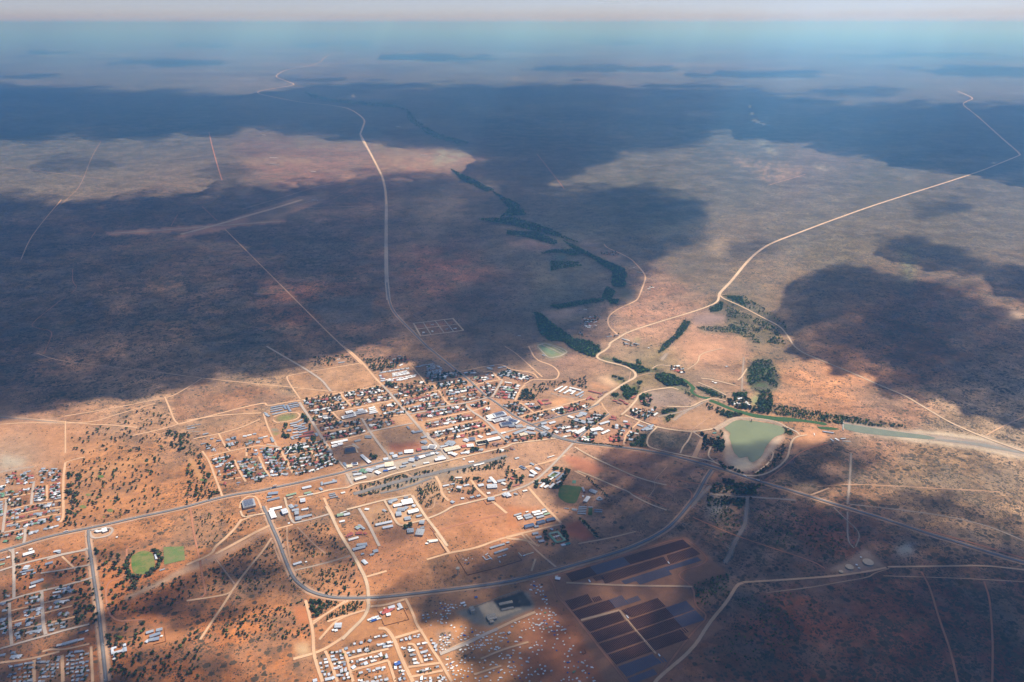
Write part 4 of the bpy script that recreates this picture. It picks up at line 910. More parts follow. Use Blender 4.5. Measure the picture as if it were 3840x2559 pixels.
for i, (o_, k_, w_, p_) in enumerate(rl): make_road(k_, w_, p_, .2 + .008*i)
for f, b, sb, c, P in PATCH:        # bare patches stay bare
    if sb > .12 or b > 1: continue
    PP = [px(f, *p) for p in P]; xs = [p[0] for p in PP]; ys = [p[1] for p in PP]
    X, Y = np.meshgrid(np.arange(min(xs), max(xs), 8), np.arange(min(ys), max(ys), 8))
    for x, y in zip(*(q[inpoly(X, Y, PP)] for q in (X, Y))): stamp(x, y, 2)

# ------------------------------------------------------------------ water, fields, reeds, dam wall
def sheet(name, f, P, m, z, lab=None, it=1, kind='structure', cat=None):
    W = [tuple(G(f, *p))[:2] for p in P]; W = smooth(W+[W[0]], it)[:-1] if it else np.array(W)
    mb = MB(); mb.poly([(x, y, z) for x, y in W]); o = link(name, mb.mesh(name, m)); tag(o, lab, kind=kind, cat=cat)
    PP = [px(f, *p) for p in P]; xs = [p[0] for p in PP]; ys = [p[1] for p in PP]
    X, Y = np.meshgrid(np.arange(min(xs), max(xs), 8), np.arange(min(ys), max(ys), 8))
    for x, y in zip(*(q[inpoly(X, Y, PP)] for q in (X, Y))): stamp(x, y, 2)
    return o
water = flat_mat('murky water', lit(138,146,104), .04, 1/120., .18, .5); water2 = flat_mat('green river water', lit(136,142,116), .05, 1/60., .2, .5)
teal = flat_mat('teal pond', lit(100,150,138), .06, 1/60., .25, .4)
grass = flat_mat('irrigated grass', lit(82,112,54), .3, 1/34., .95, .1, lit(150,140,88)); grass2 = flat_mat('dark irrigated grass', lit(72,102,54), .28, 1/26., .95, .1, lit(112,116,70))
sheet('reservoir_water', 'H', [(850,410),(960,330),(1030,300),(1200,302),(1400,330),(1600,365),(1700,400),(1735,440),(1725,500),(1600,540),(1550,580),(1500,640),(1450,700),(1430,770),(1380,850),(1320,890),(1260,922),(1210,900),(1195,850),(1190,832),(1110,855),(1055,852),(1040,820),(1000,790),(975,740),(950,640),(920,560),(925,520),(945,495),(900,460),(870,440)], water, .9, 'murky green reservoir water')
sheet('river_water', 'U', [(1155,1375),(1290,1395),(1450,1420),(1600,1440),(1700,1452),(1760,1470),(1740,1480),(1600,1470),(1400,1452),(1250,1435),(1155,1410)], water2, .9, 'pale green river pool')
sheet('river_water', 'U', [(1760,1475),(1950,1490),(2100,1510),(2250,1545),(2335,1566),(2335,1575),(2150,1540),(1950,1505),(1760,1485)], flat_mat('grey river water', lit(152,146,132), .05, 1/60., .3, .4), .9)
sheet('reed_bed', 'H', [(610,20),(660,-5),(760,30),(900,95),(1060,150),(1250,200),(1400,225),(1600,250),(1800,260),(2000,290),(2150,310),(2352,340),(2352,385),(2150,345),(1950,320),(1700,325),(1500,290),(1380,280),(1200,235),(1050,190),(880,130),(720,60)], flat_mat('green reeds', lit(56,88,54), .25, 1/18., .9, .1, lit(76,106,62)), .8, 'dense green reeds filling the river channel')
sheet('reed_bed', 'C', [(1370,460),(1450,480),(1550,560),(1610,620),(1560,660),(1600,700),(1700,740),(1830,745),(1790,780),(1680,760),(1560,710),(1510,650),(1540,610),(1480,540),(1400,490)], flat_mat('green reeds upstream', lit(58,92,56), .25, 1/18., .9, .1, lit(76,106,62)), .8)
sheet('reed_bed', 'U', [(980,1395),(1080,1400),(1140,1412),(1080,1418),(1000,1412)], flat_mat('green reeds pool', lit(56,88,54), .25, 1/18., .9, .1, lit(76,106,62)), .8)
for f, P, m, nm in [('F', [(800,665),(900,668),(1000,680),(1110,690),(1080,780),(1050,860),(1020,930),(940,938),(870,925),(800,880),(755,830),(765,750)], grass2, 'sports_field'),
    ('I', [(1545,90),(1600,50),(1680,20),(1740,30),(1790,50),(1815,110),(1825,200),(1790,260),(1700,300),(1620,305),(1560,270),(1545,190)], grass, 'sports_field'),
    ('I', [(1922,-20),(2160,-30),(2178,130),(1932,187)], flat_mat('worn grass', lit(104,128,74), .15, 1/28., .95, .1, lit(140,138,92)), 'sports_field'),
    ('F', [(1205,1000),(1262,1005),(1255,1115),(1195,1105)], grass2, 'lawn'), ('F', [(970,595),(1022,597),(1015,645),(960,640)], flat_mat('green court', lit(120,168,140), .05), 'court'),
    ('F', [(640,520),(740,485),(750,500),(700,560),(640,550)], grass2, 'lawn'), ('F', [(800,530),(860,520),(840,570),(790,590)], grass2, 'lawn')]:
    sheet(nm, f, P, m, .75, it=2 if len(P) > 5 else 0)
for x, y, r in [(1480,343,50),(1300,612,42),(1220,790,55),(1620,845,50),(1530,940,18),(2150,120,30),(1630,700,15),(2030,985,0)]:
    if r: sheet('golf_green', 'G', [(x+r*math.cos(a), y+.45*r*math.sin(a)) for a in np.linspace(0, 2*math.pi, 10)[:-1]], grass, .7)
sheet('golf_green', 'D', [(190,975),(230,965),(265,980),(240,998),(200,995)], grass, .7)
# earth wall of the reservoir: a trapezoid bank
def bank(f, pts, base, crest, h, m, name, lab, cat, kindv=None):
    P = smooth([tuple(G(f, *p))[:2] for p in pts]); prof = [(-base/2, 0), (-crest/2, h), (crest/2, h), (base/2, 0)]
    d = np.gradient(P, axis=0); d /= np.linalg.norm(d, axis=1, keepdims=True); nn = np.stack([-d[:, 1], d[:, 0]], 1); mb = MB()
    rows_ = [[(P[i,0]+nn[i,0]*o, P[i,1]+nn[i,1]*o, z) for o, z in prof] for i in range(len(P))]
    for a, b in zip(rows_[:-1], rows_[1:]):
        for k in range(3): mb.poly([a[k], b[k], b[k+1], a[k+1]])
    mb.poly(rows_[0]); mb.poly(rows_[-1][::-1])
    o = link(name, mb.mesh(name, m)); tag(o, lab, cat, kind=kindv)
bank('H', [(700,440),(800,385),(900,325),(1000,278),(1080,266),(1250,280),(1450,300),(1600,330),(1680,365),(1780,430)], 34, 7, 6.5, flat_mat('earth bank', lit(205,178,152), .1, 1/10.), 'dam_wall', 'pale earth wall curving round the far side of the reservoir', 'dam wall')
bank('U', [(1150,1357),(1151,1385),(1152,1420)], 9, 5, 5, flat_mat('weir concrete', lit(190,185,175), .1, 1/6.), 'weir', 'short grey weir across the river where the reeds end', 'weir')
bank('H', [(1800,425),(1850,447),(1920,478)], 6, 4, 3, flat_mat('spillway concrete', lit(225,222,215), .05, 1/6.), 'spillway', 'white concrete spillway channel right of the reservoir', 'spillway')
for P in ([(300,1165),(390,1140),(615,1222),(520,1272),(420,1292),(370,1255),(300,1175)], [(350,1160),(440,1200),(540,1250)], [(395,1150),(480,1190),(570,1240)]):
    bank('P', P, 12, 5, 2.5, flat_mat('pond bank', lit(190,178,160), .1, 1/10.), 'pond_bank', None, None, 'structure')
#OBJ#

# ------------------------------------------------------------------ materials for built things
M_roof = objcol_mat('sheet metal roof', .5, .35, 1/2.5, .28); M_wall = flat_mat('plastered wall', lit(205,190,170), .12, 1/4.)
M_wall2 = flat_mat('brick wall', lit(176,128,104), .15, 1/4.); M_shack = objcol_mat('corrugated iron', .5, .3, 1/1.5, .35)
M_shackw = objcol_mat('corrugated iron wall', .6, .3, 1/1.2, .5)
M_trunk = flat_mat('bark', lit(110,92,76), .2, 1/1.); M_leaf = vcol_mat('leaves', 'tint', .85, .15, 0, 1/2., .5)
M_tint = vcol_mat('mixed roofs and walls', 'tint', .55, .3, 0, 1/3., .3)
M_dark = flat_mat('dark opening', lin((42,42,46)), .1, 1/2., .4, .5); M_conc = flat_mat('raw concrete', lit(202,190,172), .12, 1/5.)
M_panel = objcol_mat('photovoltaic glass', .45, .3, 1/4., .25); M_steel = flat_mat('galvanised steel', lit(150,150,152), .1, 1/3., .5)
PAL = {'w': (240,240,238), 'W': (228,226,220), 'g': (176,180,186), 'G': (150,156,164), 'b': (172,182,194), 'B': (142,156,176), 'n': (52,82,122), 'r': (176,92,82), 'R': (196,92,80), 'e': (150,176,146),
       'E': (112,158,128), 't': (205,186,160), 'c': (226,212,186), 'd': (92,92,96), 's': (200,206,214), 'T': (60,140,134), 'o': (206,128,84), 'k': (60,56,60), 'x': (46,96,180), 'm': (150,112,100)}
CNAME = {'w': 'white', 'W': 'off-white', 'g': 'silver grey', 'G': 'dull grey', 'b': 'pale blue-grey', 'B': 'blue-grey', 'n': 'navy blue', 'r': 'dark red', 'R': 'bright red', 'e': 'pale green', 'E': 'green',
         't': 'tan', 'c': 'cream', 'd': 'dark grey', 's': 'pale silver', 'T': 'teal', 'o': 'orange', 'k': 'black', 'x': 'bright blue', 'm': 'brown'}
def roofc(k): return np.minimum(lit(*PAL[k])*(1.25 if k in 'wWsc' else 1.05)*rng.uniform(.84, 1.06), .84)

# landmarks by which a label finds its thing (photo frame, x, y, name)
LM = [('I',1680,160,'the round green sports field'),('I',2060,80,'the square worn sports field'),('G',1500,1150,'the white filling station'),('I',340,70,'the big white roof at lower left'),
 ('D',910,1380,'the large grey warehouse'),('D',1300,1480,'the white L-shaped depot'),('D',1680,1430,'the walled yard of blue-grey sheds'),('F',930,800,'the green school field'),('F',730,530,'the school with green lawns'),
 ('A',1290,1010,'the white hospital roofs'),('A',290,1040,'the oval green track'),('A',500,1230,'the long-roofed school'),('A',170,940,'the grey row-house estate'),('B',1030,1050,'the solar-roofed shopping centre'),
 ('B',2100,660,'the white parallel school blocks'),('B',1740,830,'the red-roofed school'),('E',840,160,'the main street shops'),('E',1560,150,'the long cream hall'),('E',890,960,'the white factory roof'),
 ('E',520,1100,'the scrap yard'),('E',1080,1380,'the large grey flat roof'),('E',2130,700,'the pale blue workshop roofs'),('C',380,1360,'the red-roofed compound'),('H',1240,600,'the reservoir'),('L',1000,1050,'the unfinished stone building'),
 ('K',1380,540,'the red-roofed mission'),('K',660,750,'the lone white hall'),('L',1920,680,'the white solar plant office'),('L',1100,250,'the twin blue-grey long sheds'),('F',740,1440,'the green-roofed courtyard block'),('F',490,1240,'the three navy roofs'),
 ('N',820,910,'the white hut amid the panels'),('I',820,1110,'the long blue-grey shed'),('I',1400,1180,'the grey-roofed courtyard school'),('I',1810,1030,'the grey building cluster on bare sand'),('I',320,230,'the white-gabled church'),('I',555,430,'the dark green court'),
 ('J',1300,680,'the lone silver shed in scrub'),('J',1350,1250,'the bare orange rectangle'),('J',2030,480,'the gravel-road workshop'),('K',1450,1110,'the dusty crossing in the settlement'),('K',1570,1300,'the blue and white roof'),
 ('G',860,570,'the two red roofs'),('G',370,850,'the two white roofs in the township'),('G',1620,845,'the lowest golf green'),('G',1300,612,'the middle golf green'),('G',1480,343,'the top golf green'),('O',1195,750,'the biggest water tank'),
 ('P',820,920,'the white farmstead sheds'),('P',1200,1140,'the grey farm sheds by the bend'),('C',1320,340,'the white farmstead by the reeds'),('C',2200,840,'the riverside lodge'),('V',300,500,'the crossing runways'),('C',350,500,'the pale oval racetrack'),
 ('M',560,1210,'the stony gully'),('M',850,1395,'the bright blue hut'),('M',1730,1225,'the large white hut'),('M',1030,850,'the pale blue hut'),('M',2250,1350,'the blue hut near the solar fence'),('A',1900,390,'the new housing rows'),
 ('B',560,200,'the first houses on the north road'),('C',2350,1440,'the thorn-tree campsite'),('U',620,1070,'the dense green thicket'),('E',1180,870,'the burnt grey patch'),('M',1950,960,'the shacks lining the solar fence')]
LMP = np.array([px(f, x, y) for f, x, y, _ in LM])
ONES = 'zeroth first second third fourth fifth sixth seventh eighth ninth tenth eleventh twelfth thirteenth fourteenth fifteenth sixteenth seventeenth eighteenth nineteenth'.split()
TENS = {2: 'twent', 3: 'thirt', 4: 'fort', 5: 'fift', 6: 'sixt', 7: 'sevent', 8: 'eight', 9: 'ninet'}
def ordinal(n):
    if n < 20: return ONES[n]
    t, u = divmod(n, 10)
    if t > 9: return str(n)+'th'
    return TENS[t]+'ieth' if u == 0 else TENS[t]+'y-'+ONES[u]
def label_all(items, group=None, cat=None, skip=()):
    """items: (object, description, X, Y in photo px). Label = description + side of the nearest landmark + rank by distance."""
    bins = {}
    for it in items:
        o, desc, X, Y = it
        d = np.hypot(LMP[:, 0]-X, (LMP[:, 1]-Y)*1.5); k = int(d.argmin()) if not skip else int(next(q for q in d.argsort() if q not in skip))
        dx, dy = X-LMP[k, 0], (Y-LMP[k, 1])*1.3
        side = ('right of' if dx > 0 else 'left of') if abs(dx) > abs(dy) else ('below' if dy > 0 else 'above')
        bins.setdefault((desc, k, side), []).append((d[k], o))
    for (desc, k, side), L in bins.items():
        L.sort(key=lambda q: q[0])
        for i, (_, o) in enumerate(L):
            s = f"{desc} {side} {LM[k][3]}"; s = s.replace('the first houses on the north road', 'the northernmost houses')
            if len(L) > 1: s += ', nearest to it' if i == 0 else f', {ordinal(i+1)} nearest'
            for a_, b_ in ((' nearest', ' nearest'), ('gabled ', ''), ('hipped ', ''), ('L-shaped ', ''), ('small ', ''), (' the ', ' '), (' in scrub', '')):
                if len(s.split()) <= 16: break
                s = s.replace(a_, b_)
            tag(o, s, cat, group)

# ------------------------------------------------------------------ large buildings: frame x1 y1 x2 y2 width height colour (axis of the roof)
BIG = """
G 1408 1172 1440 1150 18 6 w;G 1440 1165 1505 1152 12 6 w;G 1505 1158 1575 1135 30 7 w;G 1578 1142 1608 1138 16 6 d;G 238 1480 268 1474 7 4 w;G 1708 1246 1732 1242 6 4 w;G 795 1460 845 1450 9 5 s;G 845 1465 895 1455 12 5 b
A 1110 1060 1310 1012 24 6 w;A 1165 985 1270 962 22 6 w;A 1285 1000 1480 962 26 7 w;A 1340 950 1420 935 16 6 s;A 1500 920 1590 898 11 5 w;A 1510 945 1600 925 11 5 w;A 1510 975 1610 950 12 5 w;A 1510 995 1630 972 9 5 w
A 1770 885 1890 850 14 7 w;A 1800 860 1860 890 12 6 w;A 950 1430 1190 1382 15 5 w;A 960 1480 1040 1460 18 5 w;A 1050 1450 1120 1435 18 5 w;A 1290 1402 1380 1382 12 4 g;A 1445 1345 1545 1350 9 5 G;A 1445 1325 1540 1330 9 5 G;A 1150 1552 1310 1528 32 8 d
A 60 905 230 872 8 4 B;A 55 935 240 900 8 4 b;A 60 968 240 932 8 4 B;A 85 1005 300 962 8 4 b;A 245 865 285 930 9 4 B;A 300 868 350 965 9 4 B;A 320 855 455 830 8 4 B;A 340 880 475 855 8 4 b;A 350 905 480 880 8 4 B
A 740 1290 745 1315 6 4 B;A 1640 1110 1720 1130 10 4 G;A 2065 1180 2095 1220 8 4 G;A 2145 1275 2290 1250 13 5 b;A 2140 1250 2180 1280 12 5 s;A 2270 1350 2350 1330 14 5 g;A 2270 1415 2350 1400 16 5 g;A 1055 245 1145 235 9 4 b;A 1040 195 1080 188 6 3 W
A 1925 150 1975 145 10 4 G;A 1930 185 2010 175 10 4 g;A 1850 195 1900 190 9 4 W;A 2000 210 2090 195 13 5 r;A 1815 245 1860 240 10 4 s;A 1950 290 2000 265 9 4 w
B 890 1062 1000 1035 34 8 W;B 985 1035 1150 995 38 8 s;B 980 1118 1110 1080 26 8 w;B 1110 1085 1240 1055 24 8 w;B 1190 1085 1350 1135 30 8 w;B 1080 1170 1280 1140 34 8 g;B 1210 1180 1290 1175 20 7 B;B 1310 1190 1410 1175 22 6 g;B 1090 1285 1160 1268 10 4 w;B 890 1085 960 1095 12 5 w
B 1470 1205 1590 1225 20 6 s;B 1280 1295 1460 1225 16 6 b;B 1440 1265 1600 1290 12 6 b;B 1500 1290 1600 1280 10 5 G;B 1370 1310 1480 1290 22 5 c;B 1680 1150 1760 1130 16 6 b;B 1640 1170 1720 1180 14 6 d;B 1700 1180 1800 1230 16 6 s;B 1800 1140 1890 1115 14 5 s
B 1645 800 1705 865 11 6 R;B 1700 800 1790 795 10 6 r;B 1740 855 1830 835 10 6 r;B 1880 655 2000 592 9 5 w;B 1945 680 2060 597 9 5 w;B 2100 612 2270 655 11 6 w;B 2015 700 2120 640 10 6 w;B 2100 665 2190 665 10 5 w;B 2120 710 2170 670 9 5 w;B 2195 730 2300 672 11 5 b;B 2245 752 2300 715 7 4 b
B 290 1420 405 1455 28 6 b;B 200 1490 320 1458 9 5 s;B 260 1542 480 1495 28 8 c;B 550 1375 620 1400 20 5 s;B 615 1375 720 1370 26 6 g;B 740 1442 900 1412 28 6 c;B 890 1392 1080 1352 20 7 w;B 520 1482 560 1475 16 5 R;B 590 1470 690 1460 22 5 w;B 30 1485 140 1500 24 6 w;B 760 1320 820 1345 13 4 w;B 940 1285 1030 1265 18 5 b;B 880 1300 940 1290 14 4 W
B 890 320 965 340 15 5 b;B 930 295 990 285 10 4 b;B 1050 320 1110 310 12 4 b;B 1120 300 1170 310 9 4 b;B 2020 900 2200 940 12 5 r;B 2080 960 2220 920 11 5 r;B 1840 950 1880 930 12 5 w;B 1900 930 2000 905 16 5 w;B 2080 1030 2160 1060 14 5 w;B 2170 1080 2340 1130 22 6 b;B 2200 1040 2280 1020 18 6 g;B 2250 990 2352 1010 26 6 b;B 2300 900 2352 880 22 5 w;B 2200 1290 2352 1200 20 6 w;B 2130 1260 2200 1240 14 5 W;B 2050 1260 2120 1240 13 5 s
B 2170 1330 2240 1315 15 5 R;B 1400 1350 1450 1390 14 5 r;B 1680 1320 1775 1300 18 6 B;B 1670 1285 1750 1265 12 5 g;B 1160 1330 1220 1350 14 5 b;B 1700 1040 1760 1010 9 4 m;B 1740 1060 1800 1030 9 4 m;B 1790 1060 1850 1010 9 4 m;B 1840 1050 1890 1010 9 4 m;B 1460 1040 1530 1025 12 5 m;B 1340 1000 1420 985 14 5 g;B 1130 870 1200 890 14 5 g;B 1150 530 1250 545 9 4 w
D 585 395 640 400 15 4 b;D 615 450 635 492 9 4 b;D 660 440 682 482 9 4 b;D 665 378 730 368 18 5 B;D 710 440 750 435 10 4 b;D 425 800 515 778 9 4 s;D 440 415 505 410 8 4 B;D 1242 365 1275 432 9 4 b;D 1130 360 1190 345 8 4 W;D 1025 435 1080 430 15 4 b;D 240 320 320 302 8 4 b;D 0 205 210 165 4 3 g;D 10 235 120 215 6 3 b;D 830 345 885 345 10 4 s;D 895 335 955 325 9 4 W;D 975 315 1025 310 9 4 b
D 350 385 395 380 9 4 b;D 290 530 340 520 9 4 b;D 290 495 360 480 9 4 b;D 210 465 280 450 8 4 G
D 1520 165 1640 140 9 5 b;D 1530 195 1620 180 8 5 s;D 1575 212 1690 190 9 5 b;D 1640 225 1740 200 9 5 B;D 1645 255 1775 225 9 5 B;D 1570 255 1640 240 8 5 b;D 1655 300 1775 268 9 5 b;D 1480 268 1540 258 15 6 B;D 1560 300 1650 285 8 4 s;D 1565 350 1690 322 9 5 b;D 1600 375 1650 360 8 4 b;D 1722 305 1872 280 11 6 r;D 1658 358 1852 326 11 6 r;D 1898 300 1922 342 9 4 b;D 1540 355 1570 390 9 4 b;D 1745 378 1800 370 8 4 b;D 1640 135 1700 100 8 5 b;D 1680 175 1750 155 8 5 b;D 1160 25 1215 55 10 4 b;D 1140 0 1190 25 8 4 b
D 825 1372 1005 1328 46 10 g;D 900 1455 1000 1432 9 5 d;D 1700 1115 1832 1085 13 5 s;D 1730 1192 1830 1172 10 5 e;D 1770 1212 1860 1192 6 4 s;D 2015 1052 2210 1010 11 6 b;D 1200 1198 1345 1182 15 6 B;D 1190 1295 1365 1252 10 5 B;D 1178 1245 1250 1232 8 4 b;D 1465 1225 1612 1188 10 5 e;D 1485 1262 1560 1238 8 4 t;D 1985 1020 1990 1070 7 4 b;D 2145 995 2175 988 9 4 b
D 1225 1430 1400 1393 12 6 w;D 1238 1440 1288 1555 17 6 w;D 1400 1475 1480 1450 30 9 s;D 1520 1360 1560 1405 13 5 b;D 1590 1365 1630 1375 10 4 B;D 1672 1305 1745 1292 22 8 s;D 1590 1490 1650 1480 20 8 b;D 1550 1440 1650 1425 12 5 b;D 1600 1565 1690 1550 20 6 b;D 1690 1540 1840 1505 11 5 b;D 1690 1432 1790 1412 8 5 s;D 2090 1202 2180 1182 6 4 G;D 2100 1226 2195 1206 6 4 G;D 2112 1255 2225 1232 6 4 G;D 2212 1515 2290 1505 14 6 e;D 1955 1105 1995 1140 9 4 b;D 2270 1185 2330 1170 8 4 W;D 2260 1480 2352 1450 5 4 W;D 2310 740 2352 790 10 5 B
E 0 405 85 392 20 6 c;E 75 372 165 360 18 6 w;E 218 235 345 350 13 6 w;E 635 215 690 205 14 5 s;E 675 255 745 245 20 6 s;E 765 215 820 205 16 6 b;E 850 190 980 180 24 7 w;E 1030 160 1098 150 18 6 R;E 1100 130 1200 125 22 6 g;E 1205 100 1310 120 24 7 W;E 1440 175 1660 122 26 9 c;E 1490 210 1560 205 14 7 w;E 1560 215 1615 240 16 7 w;E 920 305 1000 310 24 7 s;E 990 280 1060 290 22 7 B;E 1065 275 1150 250 16 7 w;E 1160 245 1240 225 14 7 b;E 1235 220 1290 212 14 7 w
E 1300 312 1455 285 16 8 w;E 1335 275 1425 255 12 7 s;E 560 385 690 370 30 8 c;E 430 415 565 385 16 6 s;E 290 450 390 465 22 6 s;E 370 440 460 420 16 5 g;E 200 455 255 470 22 6 E;E 250 490 300 480 12 6 E;E 600 450 720 420 13 7 w;E 430 480 490 510 14 7 w;E 540 465 610 460 10 5 x;E 120 600 285 555 16 7 W;E 90 480 160 472 8 4 G;E 100 525 220 505 12 5 s;E 540 295 612 285 16 5 s;E 785 410 870 388 10 5 b;E 820 360 905 342 10 5 b;E 1130 355 1212 342 8 5 w;E 970 390 1012 385 11 4 g;E 1868 390 1940 372 9 5 W;E 1945 372 2020 350 7 4 w;E 1310 195 1350 215 11 5 s;E 1710 290 1740 292 8 4 W;E 1795 335 1870 325 8 4 w
E 1690 110 1760 95 14 5 R;E 1765 95 1860 85 20 5 w;E 1900 55 2080 35 30 6 c;E 1480 45 1580 60 26 6 b;E 1380 105 1500 85 10 5 b;E 1095 35 1175 60 14 5 B
E 615 930 740 885 15 6 b;E 640 950 665 900 12 6 b;E 812 945 972 915 30 9 w;E 690 985 810 962 14 6 w;E 845 860 902 852 10 5 G;E 750 1035 860 1035 18 6 b;E 850 1005 895 1020 16 5 b;E 905 1085 1055 1048 18 8 w;E 725 1110 805 1100 24 8 b;E 850 1175 940 1160 18 6 b;E 1025 1140 1105 1120 10 5 b;E 965 975 1012 985 12 5 s;E 425 1265 668 1212 11 6 s;E 530 1305 680 1275 11 5 s;E 1072 1225 1142 1228 18 7 b;E 890 1355 985 1345 22 7 b;E 1022 1370 1135 1378 32 8 g;E 1085 1305 1140 1292 9 4 G;E 1415 692 1505 672 8 5 s;E 1620 705 1690 715 14 6 s;E 1530 662 1588 650 7 4 b;E 1720 685 1800 668 9 5 s;E 1815 860 1872 845 9 5 b;E 1912 838 1962 825 9 5 b;E 2075 885 2172 880 18 8 b;E 1535 915 1578 935 11 5 b;E 1600 565 1695 562 8 4 W;E 1680 870 1728 865 9 4 s;E 535 1035 575 1060 9 4 g
E 2065 700 2210 690 24 7 s;E 2110 565 2195 655 11 7 w;E 2215 625 2330 600 13 6 b;E 2280 640 2340 665 11 5 W;E 2070 620 2140 610 14 6 b;E 1935 685 2012 668 14 5 s;E 2308 805 2352 835 18 7 s;E 2065 795 2110 788 9 4 W;E 2290 745 2352 735 6 4 W;E 135 1305 195 1290 12 5 e;E 185 1265 262 1325 8 5 b;E 30 1485 170 1445 9 5 W;E 15 1415 90 1390 12 5 r;E 140 1385 230 1378 12 5 r;E 260 1375 290 1395 8 4 r;E 150 1560 300 1545 12 6 b;E 1210 1510 1340 1490 9 5 W;E 1160 1530 1200 1535 7 4 w;E 270 1025 330 1030 10 4 w;E 0 1100 45 1095 9 4 w
F 195 398 278 440 14 6 b;F 348 352 402 380 10 5 b;F 425 420 490 455 12 6 s;F 355 465 435 520 14 7 w;F 332 535 405 545 14 7 s;F 598 268 700 240 5 4 W;F 612 545 690 482 8 5 b;F 690 482 782 495 8 5 b;F 705 560 782 498 9 5 b;F 612 545 700 560 7 5 e;F 730 610 842 508 10 6 b;F 640 598 685 565 7 5 w;F 500 705 555 648 10 5 w;F 552 712 615 680 12 5 w;F 632 715 695 655 10 5 w;F 470 645 512 635 9 4 g;F 730 650 790 615 6 4 w;F 1112 708 1140 772 8 5 g;F 1222 752 1322 790 20 7 b;F 1150 925 1205 850 16 7 w;F 1320 890 1360 845 6 4 b;F 1360 850 1405 885 6 4 b;F 1340 895 1405 890 6 4 b;F 1112 835 1132 840 8 4 w
F 1060 990 1178 995 5 4 b;F 1055 1016 1172 1020 5 4 b;F 1050 1042 1170 1046 5 4 b;F 1046 1066 1166 1070 5 4 b;F 1042 1090 1160 1098 5 4 b;F 1290 1032 1405 1042 5 4 B;F 1290 1058 1402 1066 5 4 b;F 960 1024 1035 1034 5 4 b;F 960 1038 1030 1046 4 3 b;F 850 1012 916 1020 4 3 B;F 1195 995 1265 998 4 3 b
F 108 1122 215 1092 8 5 g;F 148 1148 215 1132 9 5 W;F 165 1178 235 1158 10 5 W;F 252 1135 350 1108 12 6 b;F 275 1168 380 1140 12 6 b;F 375 1085 490 1060 12 6 w;F 402 1118 525 1092 10 6 w;F 440 1158 545 1130 12 6 b;F 520 1045 570 1028 9 5 b;F 522 1078 590 1058 9 5 W;F 548 1112 630 1088 10 5 e;F 280 1072 318 1060 6 4 W;F 265 1295 400 1262 17 8 n;F 445 1240 560 1212 17 8 n;F 582 1202 708 1175 17 8 n;F 408 1290 468 1278 9 5 B
F 380 1395 460 1378 12 5 b;F 430 1450 510 1432 12 5 b;F 470 1508 552 1492 12 5 b;F 620 1392 762 1362 9 5 e;F 625 1400 735 1520 9 5 E;F 755 1372 858 1485 9 5 e;F 735 1522 862 1488 9 5 E;F 690 1440 790 1412 7 4 W;F 700 1420 740 1460 6 4 m;F 800 1560 858 1545 9 4 s;F 860 1550 930 1528 11 5 T;F 645 1312 678 1332 8 4 s;F 238 765 300 752 9 5 W;F 0 800 40 850 20 7 s;F 108 795 165 812 8 4 b;F 92 692 190 662 5 4 r;F 60 560 100 590 8 4 R;F 122 285 180 270 10 4 s
H 680 500 725 490 10 4 T;H 668 530 702 525 10 4 o;H 740 555 770 545 9 4 T;H 768 555 800 570 10 4 o;H 965 70 1040 55 9 5 w;H 985 45 1080 65 9 5 w;H 1150 55 1225 85 9 5 w;H 1160 30 1200 60 8 4 W;H 2290 470 2352 478 8 4 B
U 1020 1430 1090 1440 9 5 B;U 1070 1478 1090 1495 7 4 s;U 1100 1475 1125 1490 9 4 w;U 1135 1478 1168 1475 8 4 b;U 1150 1492 1200 1494 4 3 b;U 962 1440 966 1455 3 3 w
C 672 960 730 922 13 5 w;C 722 998 790 948 12 5 W;C 820 1035 865 980 9 5 B;C 860 1060 925 1000 9 5 b;C 900 962 1000 1000 9 5 b;C 985 1025 1040 985 9 5 W;C 812 1240 900 1195 12 5 B;C 860 1235 960 1215 14 5 b;C 900 1180 975 1168 12 5 B;C 940 1205 975 1160 9 5 b;C 750 1155 830 1185 10 4 b;C 700 1060 760 1020 9 4 m;C 1238 342 1300 335 11 5 w;C 1285 300 1365 292 13 5 w;C 1375 390 1440 380 11 5 w;C 1380 340 1428 332 9 4 b;C 1875 545 1910 538 9 4 w;C 1840 525 1865 522 7 4 W;C 2220 778 2285 770 11 5 w;C 2140 860 2200 840 11 5 w;C 2170 835 2250 845 10 5 w;C 2040 305 2068 298 8 4 b
C 25 655 222 702 8 5 r;C 232 690 300 662 9 5 m;C 0 790 60 740 9 5 r;C 60 760 110 790 8 5 r;C 170 750 240 705 8 5 m;C 382 800 450 812 8 5 r;C 478 785 555 822 8 5 r;C 548 838 610 855 9 5 r;C 440 825 520 850 8 5 m;C 655 770 715 738 7 5 R;C 342 1340 352 1395 9 5 R;C 352 1380 450 1390 13 5 R;C 380 1330 460 1330 8 4 r;C 330 1065 440 1080 11 5 r;C 370 1030 430 1060 11 5 r;C 60 1240 200 1220 20 6 w;C 160 1200 240 1240 16 6 w;C 50 1290 155 1290 20 7 b;C 220 1290 330 1240 12 5 w;C 190 1150 330 1110 13 5 s;C 0 1110 110 1140 18 6 b;C 0 1080 100 1080 12 6 g;C 100 1010 260 1030 12 6 g;C 0 1050 90 1060 14 5 r;C 90 1060 190 1060 12 5 s;C 540 1110 600 1115 14 5 s;C 570 1145 640 1160 9 5 R;C 500 1240 560 1250 12 5 b;C 600 1320 680 1300 12 5 b;C 620 1370 680 1380 14 5 b;C 690 1280 760 1290 7 4 W;C 645 1260 680 1300 9 4 s
